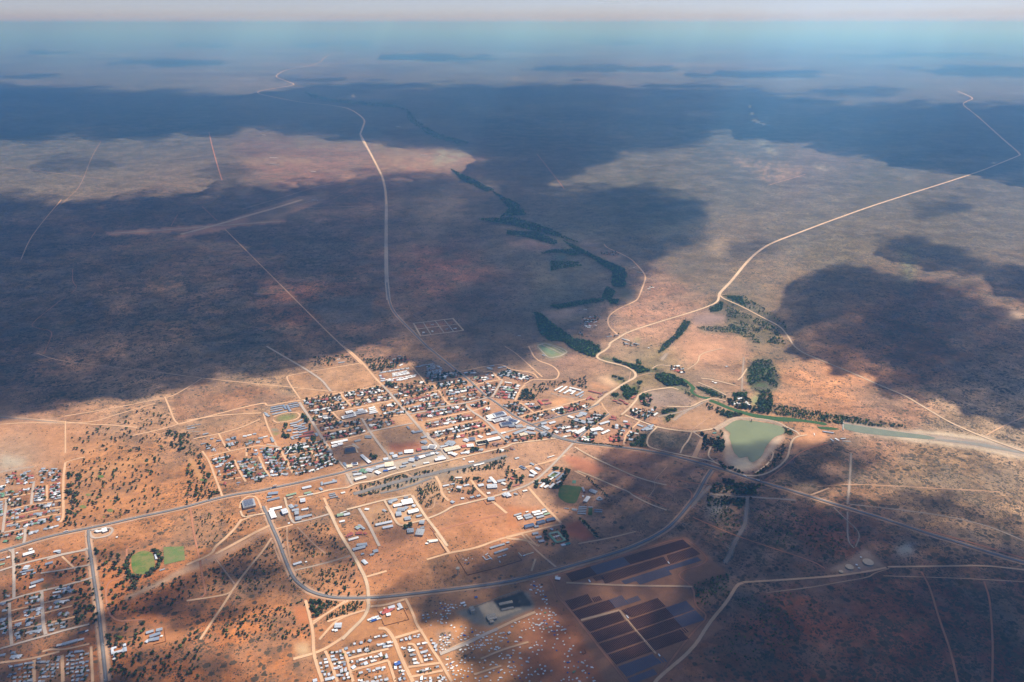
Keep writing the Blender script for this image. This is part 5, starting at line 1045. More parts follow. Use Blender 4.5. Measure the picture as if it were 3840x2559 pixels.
I 275 82 408 42 17 6 w;I 342 22 385 8 10 5 w;I 635 42 715 30 8 5 s;I 690 55 715 45 8 4 b;I 535 190 622 165 11 5 B;I 288 235 345 232 22 8 s;I 235 285 400 250 7 4 B;I 262 308 310 296 8 4 b;I 360 300 422 285 8 4 B;I 365 420 515 370 13 6 b;I 348 465 422 440 10 5 w;I 670 1145 735 1132 9 4 W;I 735 1135 915 1085 11 6 b;I 920 1082 990 1064 8 4 s;I 922 995 1005 975 7 4 k;I 1005 980 1040 965 6 4 s;I 1315 1180 1370 1165 8 4 s;I 1315 1240 1445 1205 9 5 s;I 1320 1175 1325 1230 7 4 s;I 1465 1172 1470 1222 12 5 b;I 1465 1130 1470 1155 8 5 s;I 1342 1240 1348 1295 3 3 s;I 1328 1305 1358 1300 6 4 W;I 1720 1000 1808 972 11 5 b;I 1762 1045 1888 1000 12 6 B;I 1840 968 1912 950 12 5 b;I 1750 1085 1805 1072 12 5 b;I 1805 1075 1875 1060 14 5 B;I 1715 1110 1745 1080 10 4 s;I 1890 1030 1915 1030 6 3 W;I 80 110 122 98 9 4 W;I 0 195 58 180 8 4 e;I 1828 72 1842 130 6 5 s;I 625 525 718 508 7 4 s;I 658 488 720 468 7 4 s;I 0 140 60 125 9 4 G;I 192 55 215 52 6 4 W;I 1880 260 1940 240 5 3 b;I 660 30 700 25 6 4 s
J 1770 120 1848 105 14 6 e;J 1850 110 1920 92 14 6 s;J 1798 190 1860 175 10 5 w;J 1255 692 1352 662 10 5 s;J 1905 402 2020 370 11 5 W;J 1878 360 1905 350 9 4 r;J 1905 345 1945 315 12 4 r;J 1990 320 2062 325 10 4 r;J 1955 520 2100 480 15 6 b;J 2060 475 2120 455 14 6 B;J 1990 250 2030 270 14 5 b;J 2020 225 2085 275 8 5 b;J 2195 540 2250 525 16 5 b;J 2155 578 2205 562 9 4 b;J 2072 640 2118 685 13 5 s;J 2052 570 2085 560 8 4 b;J 1745 1418 1818 1400 14 7 s;J 1712 1465 1735 1460 6 4 w;J 1745 1468 1770 1458 6 4 w;J 1395 660 1415 655 6 4 W
K 1548 425 1590 500 12 5 s;K 1540 490 1552 515 7 4 w;K 1305 570 1450 505 12 5 R;K 1345 505 1400 560 12 5 R;K 1400 490 1490 462 12 5 s;K 1370 590 1430 578 12 5 w;K 1280 560 1310 548 8 4 s;K 1440 500 1490 490 9 4 r;K 1330 500 1350 490 8 4 c;K 612 752 712 748 20 7 s;K 570 815 600 805 6 4 w;K 610 820 650 810 9 4 w;K 1490 1320 1570 1290 13 5 x;K 1490 1300 1560 1290 8 5 w;K 560 1530 600 1500 10 4 s;K 470 1540 560 1520 10 4 s;K 290 1560 350 1545 11 4 s;K 860 1375 910 1340 12 4 s;K 1040 1310 1090 1290 12 4 s;K 740 1320 770 1315 9 4 B;K 945 1120 1000 1110 12 4 s;K 1105 960 1145 975 9 4 b;K 755 1090 800 1075 10 4 b;K 980 1000 1020 992 10 4 b
L 932 232 1010 208 10 5 b;L 1008 208 1145 170 9 5 b;L 995 305 1060 285 9 5 B;L 1055 285 1195 240 9 5 b;L 1170 150 1215 140 8 4 g;L 825 345 870 398 3 3 s;L 862 330 900 302 3 3 s;L 902 335 962 392 3 3 s;L 872 400 940 378 3 3 s;L 1045 362 1095 352 4 3 s;L 1118 340 1168 325 4 3 s;L 1068 415 1082 438 4 3 s;L 1890 675 1962 685 15 6 w;L 1888 645 1930 640 5 4 c;L 500 1045 562 1028 8 4 w;L 545 1080 578 1062 7 4 W;L 1418 345 1445 335 6 4 s;L 1350 290 1400 345 3 2 c;L 1440 325 1570 288 3 2 c;L 708 955 742 945 8 4 x;L 1195 1480 1230 1465 9 4 s;L 10 120 160 105 9 4 c;L 1980 190 2040 180 10 5 s
N 428 535 442 558 4 4 w;N 1230 352 1245 372 4 4 w;N 810 898 830 925 4 4 w;N 1135 1290 1150 1312 4 4 w
P 755 912 812 922 9 5 w;P 815 925 870 915 9 5 b;P 850 945 885 935 6 4 w;P 840 890 880 880 9 4 b;P 895 880 920 890 7 4 G;P 1132 1105 1172 1120 12 5 b;P 1175 1118 1205 1125 9 5 w;P 1150 1148 1195 1160 11 5 b;P 1205 1165 1235 1170 9 4 b;P 1240 1150 1300 1162 10 5 b;P 1385 1192 1402 1196 9 4 w;P 940 262 990 270 12 5 G;P 1000 255 1065 250 8 4 b;P 1235 405 1252 408 9 4 w;P 1280 450 1325 458 10 5 b;P 1395 598 1445 602 9 4 w;P 1380 612 1410 618 8 4 w;P 705 822 735 818 9 4 B;P 755 815 785 820 9 4 w;P 710 1048 745 1055 9 4 b;P 980 1082 1030 1078 9 4 b;P 1060 1066 1100 1070 9 4 B;P 865 970 880 978 6 4 w;P 110 1072 140 1075 8 4 b;P 345 1262 375 1270 7 4 b
Q 1435 848 1460 850 14 6 W;Q 1240 652 1275 655 14 5 w;Q 1240 682 1280 685 16 5 G;Q 1430 716 1450 717 14 5 w;Q 1935 640 1960 642 16 5 W;Q 2015 645 2035 646 16 5 w;Q 1820 510 1840 511 16 5 s;Q 1205 548 1220 549 16 5 s
O 1110 768 1122 770 8 4 w;O 1140 715 1152 718 7 4 w;O 1125 790 1140 793 6 4 W
"""
def bigb(w, l, h, ck, gable=True, rz=0):
    """two meshes: walls (+doors) and roof, ridge along local x"""
    wl = MB(); wl.box(-l/2, l/2, -w/2, w/2, 0, h)
    for i in range(max(1, int(l/9))):
        x = -l/2+ (i+.5)*l/max(1, int(l/9)); wl.box(x-1.2, x+1.2, -w/2-.06, -w/2, .9, min(h-.8, 2.6), 1); wl.box(x-1.2, x+1.2, w/2, w/2+.06, .9, min(h-.8, 2.6), 1)
    r = MB()
    if gable: r.gable(-l/2, l/2, -w/2, w/2, h+.003, max(.7, w*.11), .5)
    else:
        r.box(-l/2-.3, l/2+.3, -w/2-.3, w/2+.3, h+.003, h+.5)
        for i in range(int(l/14)): r.box(-l/2+5+i*14, -l/2+7.2+i*14, -1.2, 1.2, h+.5, h+1.5)
    return wl, r
occ = []                                        # footprints (photo px), to keep trees off roofs
bigitems = []; bn = 0
pos_items = []
for ln in BIG.strip().replace('\n', ';').split(';'):
    f, x1, y1, x2, y2, wd, h, ck = ln.split()
    a, b = G(f, float(x1), float(y1)), G(f, float(x2), float(y2)); c = (a+b)/2; L = (b-a).length; wd = float(wd)*(1.3 if f in 'ABCDE' and float(wd) > 5 else 1.12 if f in 'FJIK' else 1); h = float(h)
    L = max(L, 5); rz = math.atan2(b.y-a.y, b.x-a.x)
    kindn = 'shed' if wd*L < 420 else ('warehouse' if wd >= 14 and L < 90 else 'long_building')
    root = link(kindn, None, None, c, rz); bn += 1
    # pull a hair apart so that touching wings never share a wall plane
    wl, r = bigb(wd-.02*(bn % 5), L-.03*(bn % 4), h+.013*(bn % 9), ck, gable=(wd < 24 or ck in 's'))
    link('wall', wl.mesh('wall', [M_wall if bn % 4 else M_wall2, M_dark]), root)
    ro = link('roof', r.mesh('roof', M_roof), root, color=roofc(ck))
    if kindn == 'warehouse' and wd >= 22 and L > 18:
        for q_ in range(3):
            sk = MB(); hh = h+max(.7, wd*.11)*.55 if (wd < 24 or ck in 's') else h+.5; x_ = -L*.3+q_*L*.3; sk.box(x_-.8, x_+.8, -wd*.27, -wd*.17, hh, hh+.5+wd*.03); link('skylight', sk.mesh('skylight', M_steel), ro)
    if ck in 'wsg' and wd > 30 and f in 'BA' or (f, x1) in (('A', '1150'), ('E', '75'), ('E', '990'), ('F', '195'), ('D', '825')):
        pm = MB(); n = int(wd/7)
        for i in range(n):
            yy = -wd/2+3+i*(wd-5)/n
            pm.box(-L*.38, L*.38, yy, yy+3.2, h+max(.8, wd*.12)+.5, h+max(.8, wd*.12)+.6, bottom=True)
            for xx in (-L*.3, L*.3): pm.box(xx-.1, xx+.1, yy+1.5, yy+1.7, h+.2, h+max(.8, wd*.12)+.5)
        link('solar_panels', pm.mesh('solar_panels', M_panel), root, color=lin((44, 60, 100)))
    X, Y = photo(c.x, c.y); sz = 'small' if wd*L < 250 else ('large' if wd*L > 1100 else '')
    nice = {'shed': 'shed', 'warehouse': 'hall', 'long_building': 'long building'}[kindn]
    bigitems.append((root, f"{sz} {nice} with {CNAME[ck]} roof".strip().replace('large large', 'large'), X, Y, {'shed': 'shed', 'warehouse': 'warehouse', 'long_building': 'building'}[kindn]))
    for t in np.linspace(0, 1, max(2, int(L/7))):
        q = a+(b-a)*t; stamp(*photo(q.x, q.y), wd*.38)
gname = {'shed': 'sheds and small buildings', 'warehouse': 'large halls and shops', 'building': 'long buildings'}
for cat_ in ('shed', 'warehouse', 'building'):
    label_all([(o, d, X, Y) for o, d, X, Y, c in sorted(bigitems, key=lambda q: q[3]) if c == cat_], gname[cat_], cat_)

# ------------------------------------------------------------------ house blocks: frame, plot width, plot depth, fill, tree share, palette, kind, quad (TL TR BR BL)
# scattered shacks (frame, number, polygon)
SC = [('M',52,[(0,1180),(200,1180),(500,1200),(560,1568),(0,1568)]), ('M',60,[(560,1100),(900,950),(1100,1000),(1100,1568),(560,1568)]), ('M',56,[(1100,900),(1500,880),(1600,1568),(1100,1568)]), ('M',62,[(1500,860),(1850,840),(2300,1400),(2330,1568),(1600,1568)]),
      ('M',42,[(1100,620),(1500,560),(1700,840),(1200,860),(1000,760)]), ('M',40,[(1450,480),(1700,560),(1850,800),(1700,900),(1550,700)]), ('M',30,[(1340,100),(1420,60),(1480,120),(1560,330),(1660,520),(1560,520),(1480,300),(1330,220)]),
      ('M',34,[(0,400),(300,440),(230,500),(0,700)]), ('M',30,[(150,700),(500,780),(700,830),(400,960),(150,930)]), ('M',30,[(600,880),(1000,830),(1000,930),(600,1080)]), ('M',26,[(0,880),(150,880),(100,1100),(0,1160)]), ('M',22,[(280,1040),(600,960),(640,1060),(300,1140)]),
      ('K',24,[(1850,560),(2352,440),(2352,740),(1900,780)]), ('K',8,[(2230,1220),(2352,1250),(2352,1400),(2240,1300)]), ('L',9,[(500,380),(700,340),(640,440),(520,450)])]
def hv(kind, i):
    """walls and roof of one house variant, unit metres"""
    wl, r = MB(), MB()
    if kind == 'house':
        L, W, h = [(16,10,2.9), (19,10,2.9), (14,11,3.0), (17,12,3.0), (13,9,2.8)][i]
        wl.box(-L/2, L/2, -W/2, W/2, 0, h)
        for x in (-L*.3, 0, L*.3): wl.box(x-.7, x+.7, -W/2-.05, -W/2, 1, 2.2, 1); wl.box(x-.7, x+.7, W/2, W/2+.05, 1, 2.2, 1)
        wl.box(L/2, L/2+.05, -.6, .6, 0, 2.1, 1)
        (r.hip if i in (2, 3) else r.gable)(-L/2, L/2, -W/2, W/2, h+.003, 1.9, .5)
        if i in (1, 3):
            wl.box(-L*.1, L*.32, -W/2-5, -W/2-.003, 0, h-.01); b = len(r.v); r.gable(-2.5, 2.5, -3.4, 3.4, 0, 1.5, .4)
            r.xf(b, lambda x, y, z: (y+L*.11, -W/2-2.6+x, z+h-.2))
        if i == 4: r.box(-L/2-3.4, -L/2-.55, -W/2, W/2-2, h-.5, h-.38, bottom=True); wl.box(-L/2-3.3, -L/2-3.15, -W/2, -W/2+.2, 0, h-.5); wl.box(-L/2-3.3, -L/2-3.15, W/2-2.3, W/2-2.1, 0, h-.5)
    else:
        L, W, h = [(7.5,5.5,2.3), (9,6,2.4), (6,5,2.2), (11,6.5,2.5)][i]
        wl.box(-L/2, L/2, -W/2, W/2, 0, h); wl.box(-.5, .5, -W/2-.05, -W/2, 0, 1.9, 1); wl.box(L*.25, L*.25+.9, -W/2-.05, -W/2, 1, 1.7, 1)
        b = len(r.v); r.box(-L/2-.3, L/2+.3, -W/2-.3, W/2+.3, 0, .1, bottom=True); r.xf(b, lambda x, y, z: (x, y, z+h+.28+.05*y))
        if i == 3: wl.box(L/2+.003, L/2+4, -W/2, 0, 0, h-.3); b = len(r.v); r.box(L/2-.1, L/2+4.3, -W/2-.2, .2, h-.29, h-.2, bottom=True)
    return wl, r
HV = {('house', i): hv('house', i) for i in range(5)}; HV.update({('shack', i): hv('shack', i) for i in range(4)})
MEN = {}
for (k, i), (wl, r) in HV.items():
    if k == 'house': MEN[k, i] = [(wl.mesh('wall', [w_, M_dark]), r.mesh('roof', M_roof)) for w_ in (M_wall, M_wall2)]
    else: MEN[k, i] = (wl.mesh('wall', [M_shackw, M_dark]), r.mesh('roof', M_shack))
houses, shacks, treespots = [], [], []
occupied = []
def quad(c, u, v):
    return (c[0]*(1-u)+c[1]*u)*(1-v) + (c[3]*(1-u)+c[2]*u)*v
for bi, (f, pw, pd, fill, tr, pal, P) in enumerate(BL):
    shk = pw < 16 and f in 'KIMJE' and not (f == 'A')
    SF = 1.32 if shk else (1.5 if f in 'ABCEP' and pw >= 19 else (1.15 if f == 'I' else (1.2 if pw > 15 else 1.0)))
    TF = (2.1 if f in 'ABCDE' else 1.6) if not shk else 1.5
    if f in 'ABCE' and pw >= 19: pw, pd = 24, 33
    elif f == 'D': pw, pd = pw*1.22, pd*1.25
    elif shk: pw, pd = pw*1.08, pd*1.08
    c = [G(f, *p) for p in P]; L = ((c[1]-c[0]).length+(c[2]-c[3]).length)/2; D = ((c[3]-c[0]).length+(c[2]-c[1]).length)/2
    nx = max(1, round(L/pw)); ny = max(1, round(D/pd)); ds = .0
    for j in range(ny):
        for i in range(nx):
            u, v = (i+.5)/nx, (j+.5)/ny
            ax = quad(c, min(1, u+.1), v)-quad(c, max(0, u-.1), v); rz = math.atan2(ax.y, ax.x)
            jx_, jy_ = random.uniform(-.16, .16)/nx, random.uniform(-.14, .14)/ny
            p = quad(c, u+jx_, v+jy_); X, Y = photo(p.x, p.y)
            if random.random() < fill and not blocked(X, Y):
                rot = rz + (math.pi/2 if random.random() < (.3 if L/nx > 13 else .0) else 0) + random.uniform(-.05, .05)
                s = random.uniform(.8, 1.08)*SF
                it = dict(x=p.x, y=p.y, rz=rot, s=s, c=random.choice(pal), v=random.randrange(5 if not shk else 4), X=X, Y=Y, w=random.randrange(2))
                (shacks if shk else houses).append(it)
                if random.random() < ((.85 if f in 'ABCD' else .35) if not shk else .2):      # a back-yard room
                    q = quad(c, u+jx_+random.choice((-1,1))*.34/nx, v+jy_+random.choice((-1,1))*.36/ny); XX, YY = photo(q.x, q.y)
                    if not blocked(XX, YY): shacks.append(dict(x=q.x, y=q.y, rz=rz, s=.7*SF, c=random.choice(pal), v=random.randrange(3), X=XX, Y=YY, w=0, yard=1))
            if random.random() < tr*.95:
                q = quad(c, u+random.choice((-1, 1))*.42/nx, v+random.uniform(-.45, .45)/ny); treespots.append((q.x, q.y, TF*(random.uniform(2.6, 5.2) if not shk else random.uniform(1.8, 3.4)), 'town'))
            for _ in range(2 if f in 'ABCDE' else 1):
              if random.random() < tr*.55:
                q = quad(c, u+random.uniform(-.5, .5)/nx, v+random.choice((-1, 1))*.46/ny); treespots.append((q.x, q.y, TF*(random.uniform(1.8, 3.6) if not shk else 1.8), 'town'))
for f, n, P in SC:
    PP = [px(f, *p) for p in P]; xs = [p[0] for p in PP]; ys = [p[1] for p in PP]; got = []; tries = 0
    n = int(n*.72)
    while len(got) < n and tries < 6000:
        tries += 1; x, y = random.uniform(min(xs), max(xs)), random.uniform(min(ys), max(ys))
        if not inpoly(np.array([x]), np.array([y]), PP)[0] or blocked(x, y): continue
        if any((x-a)**2+(y-b)**2 < 90 for a, b in got): continue
        got.append((x, y)); g = ground(x, y)
        shacks.append(dict(x=g[0], y=g[1], rz=random.uniform(-.5, .9), s=random.uniform(.55, .88), c=random.choice('wwwwsWwsWWWsx' if random.random() < .9 else 'rxEb'), v=random.choice((0,0,1,2,2,3)), X=x, Y=y, w=0))
def dist(d): return math.hypot(d['x'], d['y'], ALT)
houses.sort(key=lambda d: -d['s']/dist(d)); shacks.sort(key=lambda d: -d['s']*(.2 if d.get('yard') else 1)/dist(d))
items = []
for d in houses[:300]:
    wm, rm = MEN['house', d['v']][d['w']]
    root = link('house', None, None, (d['x'], d['y'], 0), d['rz']); root.scale = (d['s'],)*3
    link('wall', wm, root); link('roof', rm, root, color=roofc(d['c']))
    items.append((root, f"{['gabled','L-shaped','hipped','hipped L-shaped','carport'][d['v']]} house with {CNAME[d['c']]} roof", d['X'], d['Y']))
label_all(items, 'houses of the town and townships', 'house')
items = []
for d in shacks[:300]:
    wm, rm = MEN['shack', d['v']]; cc = roofc(d['c'])*.9
    root = link('shack', None, None, (d['x'], d['y'], 0), d['rz']); root.scale = (d['s'],)*3
    link('wall', wm, root, color=cc*.8); link('roof', rm, root, color=cc)
    items.append((root, f"{'small' if d['s'] < .92 and d['v'] in (0, 2) else ''} {CNAME[d['c']]} iron shack".strip(), d['X'], d['Y']))
label_all(items, 'iron shacks of the settlements', 'shack')
def bake(name, L, kind):
    VV, FF, TT = [], [], []; off = 0; fc = []
    wallc = [lit(205,190,170), lit(176,128,104)]
    for d in L:
        cc = roofc(d['c']); ca, sa = math.cos(d['rz'])*d['s'], math.sin(d['rz'])*d['s']
        for k, part in enumerate(HV[kind, d['v']]):
            v = np.array(part.v); w = np.stack([v[:,0]*ca-v[:,1]*sa+d['x'], v[:,0]*sa+v[:,1]*ca+d['y'], v[:,2]*d['s']], 1)
            VV.append(w); FF += [tuple(q+off for q in fc_) for fc_ in part.f]; off += len(v)
            colr = cc if k else (wallc[d['w']] if kind == 'house' else cc*.8)
            TT.append(np.tile(colr, (len(v), 1)))
    me = bpy.data.meshes.new(name); me.from_pydata(np.concatenate(VV).tolist(), [], FF); me.materials.append(M_tint)
    a = me.attributes.new('tint', 'FLOAT_COLOR', 'POINT'); T = np.concatenate(TT); a.data.foreach_set('color', np.concatenate([T, np.ones((len(T), 1))], 1).astype(np.float32).ravel()); me.update()
    return link(name, me)
tag(bake('houses', houses[300:], 'house'), 'the farther small houses of the old town, too many to pick out', kind='stuff')
tag(bake('shacks', shacks[300:], 'shack'), 'the remaining tiny sheds and back-yard rooms', kind='stuff')
print('HOUSES', len(houses), 'SHACKS', len(shacks), 'BIG', len(bigitems))
for d in houses+shacks: stamp(d['X'], d['Y'], 3)
#SOLAR#
"""solar plant"""
# strips in frame N: first row top, first row bottom, last row top, last row bottom, blue from t
STR = [((200,468),(268,550),(1375,122),(1460,195),(.19,.47),'back strip beside the tar road'), ((472,503),(508,545),(545,480),(582,522),None,'short start of the second strip'), ((548,482),(602,570),(1180,297),(1228,365),None,'second strip left of its hut'), ((1185,295),(1215,332),(1220,285),(1250,322),None,'gap beside the upper hut'), ((1226,283),(1262,368),(1470,203),(1555,272),None,'right end of the second strip'),
 ((762,540),(802,575),(870,505),(905,545),(0,1),'short start of the third strip'), ((880,505),(952,580),(1200,400),(1268,478),(0,1),'third strip of the upper field'), ((1205,400),(1245,435),(1525,300),(1570,338),(0,1),'right tail of the third strip'),
 ((190,745),(262,835),(410,676),(462,762),None,'first strip of the lower field'), ((465,715),(490,757),(528,697),(558,738),None,'stub right of the first lower strip'), ((268,848),(345,937),(625,735),(695,822),None,'second lower strip'), ((637,732),(705,818),(755,690),(830,780),(0,1),'blue end of the second lower strip'), ((800,735),(835,778),(915,693),(955,740),(0,1),'stub right of the second lower strip'),
 ((365,962),(445,1058),(725,848),(785,942),None,'third lower strip on the left'), ((450,1070),(527,1165),(815,948),(892,1040),None,'fourth lower strip on the left'), ((537,1180),(618,1277),(905,1057),(985,1150),None,'fifth lower strip on the left'), ((628,1290),(712,1390),(1000,1160),(1085,1255),None,'sixth lower strip on the left'),
 ((727,1410),(818,1515),(1068,1285),(1150,1380),(0,1),'seventh lower strip on the left'), ((1125,1332),(1160,1378),(1175,1317),(1218,1365),(0,1),'stub right of the seventh lower strip'), ((823,1532),(870,1590),(1075,1438),(1120,1492),(0,1),'last strip at the bottom edge'),
 ((765,838),(808,878),(815,817),(862,912),None,'start of the first strip right of the aisle'), ((828,815),(880,912),(1120,717),(1203,802),None,'first strip right of the aisle'), ((835,940),(917,1035),(1408,745),(1497,835),(.63,1),'second strip right of the aisle'), ((928,1045),(1010,1140),(1505,843),(1600,940),(.62,1),'third strip right of the aisle'), ((1020,1150),(1105,1250),(1340,1038),(1440,1132),None,'fourth strip right of the aisle'), ((1350,1035),(1395,1075),(1395,1020),(1440,1065),None,'stub at the end of the fourth strip')]
PVR = []
for si, (a, b, c, d, blue, nm) in enumerate(STR):
    A0, B0, C0, D0 = [G('N', *q) for q in (a, b, c, d)]
    if nm.startswith('gap'): continue
    n = max(2, round((C0-A0).length/5.6))
    for i in range(n):
        t = i/(n-1); p, q = A0.lerp(C0, t), B0.lerp(D0, t)
        isb = blue is not None and blue[0] <= t <= blue[1]
        PVR.append((p, q, isb, nm, i+1, n))
pvmesh = {}
def row_mesh(L):
    k = round(L/2)*2
    if k not in pvmesh:
        mb = MB(); nseg = max(1, int(k/12)); sl_ = k/nseg
        for s_ in range(nseg):
            x0 = -k/2+s_*sl_+.2; x1 = x0+sl_-.4; b = len(mb.v)
            mb.box(x0, x1, -1.5, 1.5, 0, .08, 0, bottom=True); mb.xf(b, lambda x, y, z: (x, y*.93, z+1.6+y*.36))
        fm = MB()
        for s_ in range(nseg*2+1):
            x = min(k/2-.3, -k/2+.3+s_*sl_/2); fm.box(x-.08, x+.08, -.08, .08, 0, 1.55)
        pvmesh[k] = (mb.mesh('panel', M_panel), fm.mesh('post', M_steel), mb, fm)
    return pvmesh[k]
def pvpose(p, q):
    c = (p+q)/2; d = q-p; rz = math.atan2(d.y, d.x); return c, rz, d.length
PVR.sort(key=lambda r: ((r[0]+r[1])/2).length - (r[0]-r[1]).length*2)
for p, q, isb, nm, i, n in PVR[:300]:
    c, rz, L = pvpose(p, q); pm, fm, _, _ = row_mesh(L)
    root = link('solar_panel_row', None, None, c, rz); link('panel', pm, root, color=lin((96, 100, 118)) if isb else lin((74, 40, 44))); link('post', fm, root)
    tag(root, f"{'blue' if isb else 'maroon'} panel row, {ordinal(i)} from left, {nm}", 'solar panels', 'rows of solar panels')
VV, FF, TT = [], [], []; off = 0
for p, q, isb, nm, i, n in PVR[300:]:
    c, rz, L = pvpose(p, q); _, _, mb, fm = row_mesh(L); ca, sa = math.cos(rz), math.sin(rz)
    for part, colr in ((mb, lin((96, 100, 118)) if isb else lin((74, 40, 44))), (fm, lit(150,150,152))):
        v = np.array(part.v); VV.append(np.stack([v[:,0]*ca-v[:,1]*sa+c.x, v[:,0]*sa+v[:,1]*ca+c.y, v[:,2]], 1)); FF += [tuple(t+off for t in f_) for f_ in part.f]; off += len(v); TT.append(np.tile(colr, (len(v), 1)))
me = bpy.data.meshes.new('solar_panel_rows'); me.from_pydata(np.concatenate(VV).tolist(), [], FF); me.materials.append(vcol_mat('photovoltaic glass far', 'tint', .45, .3, 0, 1/4., .2))
a = me.attributes.new('tint', 'FLOAT_COLOR', 'POINT'); T = np.concatenate(TT); a.data.foreach_set('color', np.concatenate([T, np.ones((len(T), 1))], 1).astype(np.float32).ravel())
tag(link('solar_panel_rows', me), 'the farther rows of the solar plant', kind='stuff'); print('PV', len(PVR))

# ------------------------------------------------------------------ special structures
def root_at(name, f, x, y, rz=0): return link(name, None, None, G(f, x, y), rz)
for x, y, r, lab in ((1195,752,20.5,'largest round tan water tank with flat top in the gravel yard'), (1068,785,15.5,'middle-sized round tan water tank in the gravel yard'), (1010,817,8,'smallest round tan water tank at the yard edge')):
    o = root_at('water_tank', 'O', x, y); m = MB(); m.cyl(0, 0, r, 0, 6, 32, cap=False); link('wall', m.mesh('wall', flat_mat('tank wall', lit(165,158,148), .1, 1/4.)), o)
    m = MB(); m.cyl(0, 0, r+.4, 6.003, 7.2, 32, r1=.6); link('roof', m.mesh('roof', flat_mat('tank roof', lit(236,208,172), .08, 1/4.)), o); tag(o, lab, 'water tank', 'water tanks in the fenced yard')
o = root_at('water_tower', 'L', 460, 612); m = MB(); m.cyl(0, 0, 2.2, 0, 24, 12, cap=False); link('shaft', m.mesh('shaft', M_conc), o)
m = MB(); m.cyl(0, 0, 2.6, 24, 29, 20, r1=8, cap=False); m.cyl(0, 0, 8, 29, 33, 20); link('tank', m.mesh('tank', M_conc), o); tag(o, 'tall pale concrete water tower standing in scrub above the tar bypass', 'water tower')
o = root_at('intake_tower', 'H', 1246, 318); m = MB(); m.cyl(0, 0, 2.5, 0, 13, 12); link('shaft', m.mesh('shaft', M_conc), o); m = MB(); m.box(-3, 3, -3, 3, 13.003, 16); link('cabin', m.mesh('cabin', M_wall), o)
m = MB(); m.box(-.8, .8, 2.6, 15, 9, 9.5, bottom=True); link('footbridge', m.mesh('footbridge', M_steel), o); tag(o, 'white intake tower standing in the reservoir beside the earth wall', 'intake tower')
# unfinished building (stone-coloured shell)
def shell(f, x, y, lx, ly, h, rz, lab, floors=2):
    o = root_at('unfinished_building', f, x, y, rz); m = MB()
    for k in range(floors+1): m.box(-lx/2, lx/2, -ly/2, ly/2, k*h/floors+(.2 if k else 0)-.2, k*h/floors+.2 if k else .15, bottom=True)
    link('floor_slab', m.mesh('floor_slab', M_conc), o); m = MB()
    for i in np.linspace(-lx/2+.5, lx/2-.5, int(lx/6)+1):
        for j in np.linspace(-ly/2+.5, ly/2-.5, int(ly/6)+1):
            for k in range(floors): m.box(i-.3, i+.3, j-.3, j+.3, k*h/floors+.203, (k+1)*h/floors-.003)
    link('column', m.mesh('column', M_conc), o); m = MB()
    m.box(-lx/2+.6, lx/2-.6, -ly/2+.9, -ly/2+1.1, .21, h-.3); m.box(-lx/2+.9, -lx/2+1.1, -ly/2+1.2, ly/2-.9, .21, h-.3)
    for i in range(int(lx/8)): m.box(-lx/2+4+i*8, -lx/2+7+i*8, -1.5, 1.5, h+.203, h+2.2)
    link('wall', m.mesh('wall', M_wall), o); tag(o, lab, 'unfinished building', 'concrete shells of the building site')
ang = math.atan2((G('L',1090,1145)-G('L',1400,1080)).y*-1, (G('L',1400,1080)-G('L',1090,1145)).x)
shell('L', 670, 1150, 17, 26, 13, ang+.1, 'tall grey concrete shell at the left end of the stone yard', 3)
shell('L', 955, 1250, 34, 28, 8, ang, 'wide cream concrete shell at the lower edge of the stone yard')
shell('L', 955, 1320, 14, 12, 9, ang, 'small stepped concrete shell below the wide cream one')
shell('L', 1165, 1035, 52, 12, 4, ang, 'long low grey shell on the dark slab', 1)
shell('L', 1190, 1115, 46, 9, 3, ang, 'long low cream foundation below the dark slab', 1)
bank('L', [(640,1095),(800,1050),(1060,945),(1345,845)], .8, .5, 2.4, M_conc, 'boundary_wall', 'long cream wall along the back of the stone yard', 'wall')
BW = [('E', [(200,1030),(560,930)], 'back'), ]
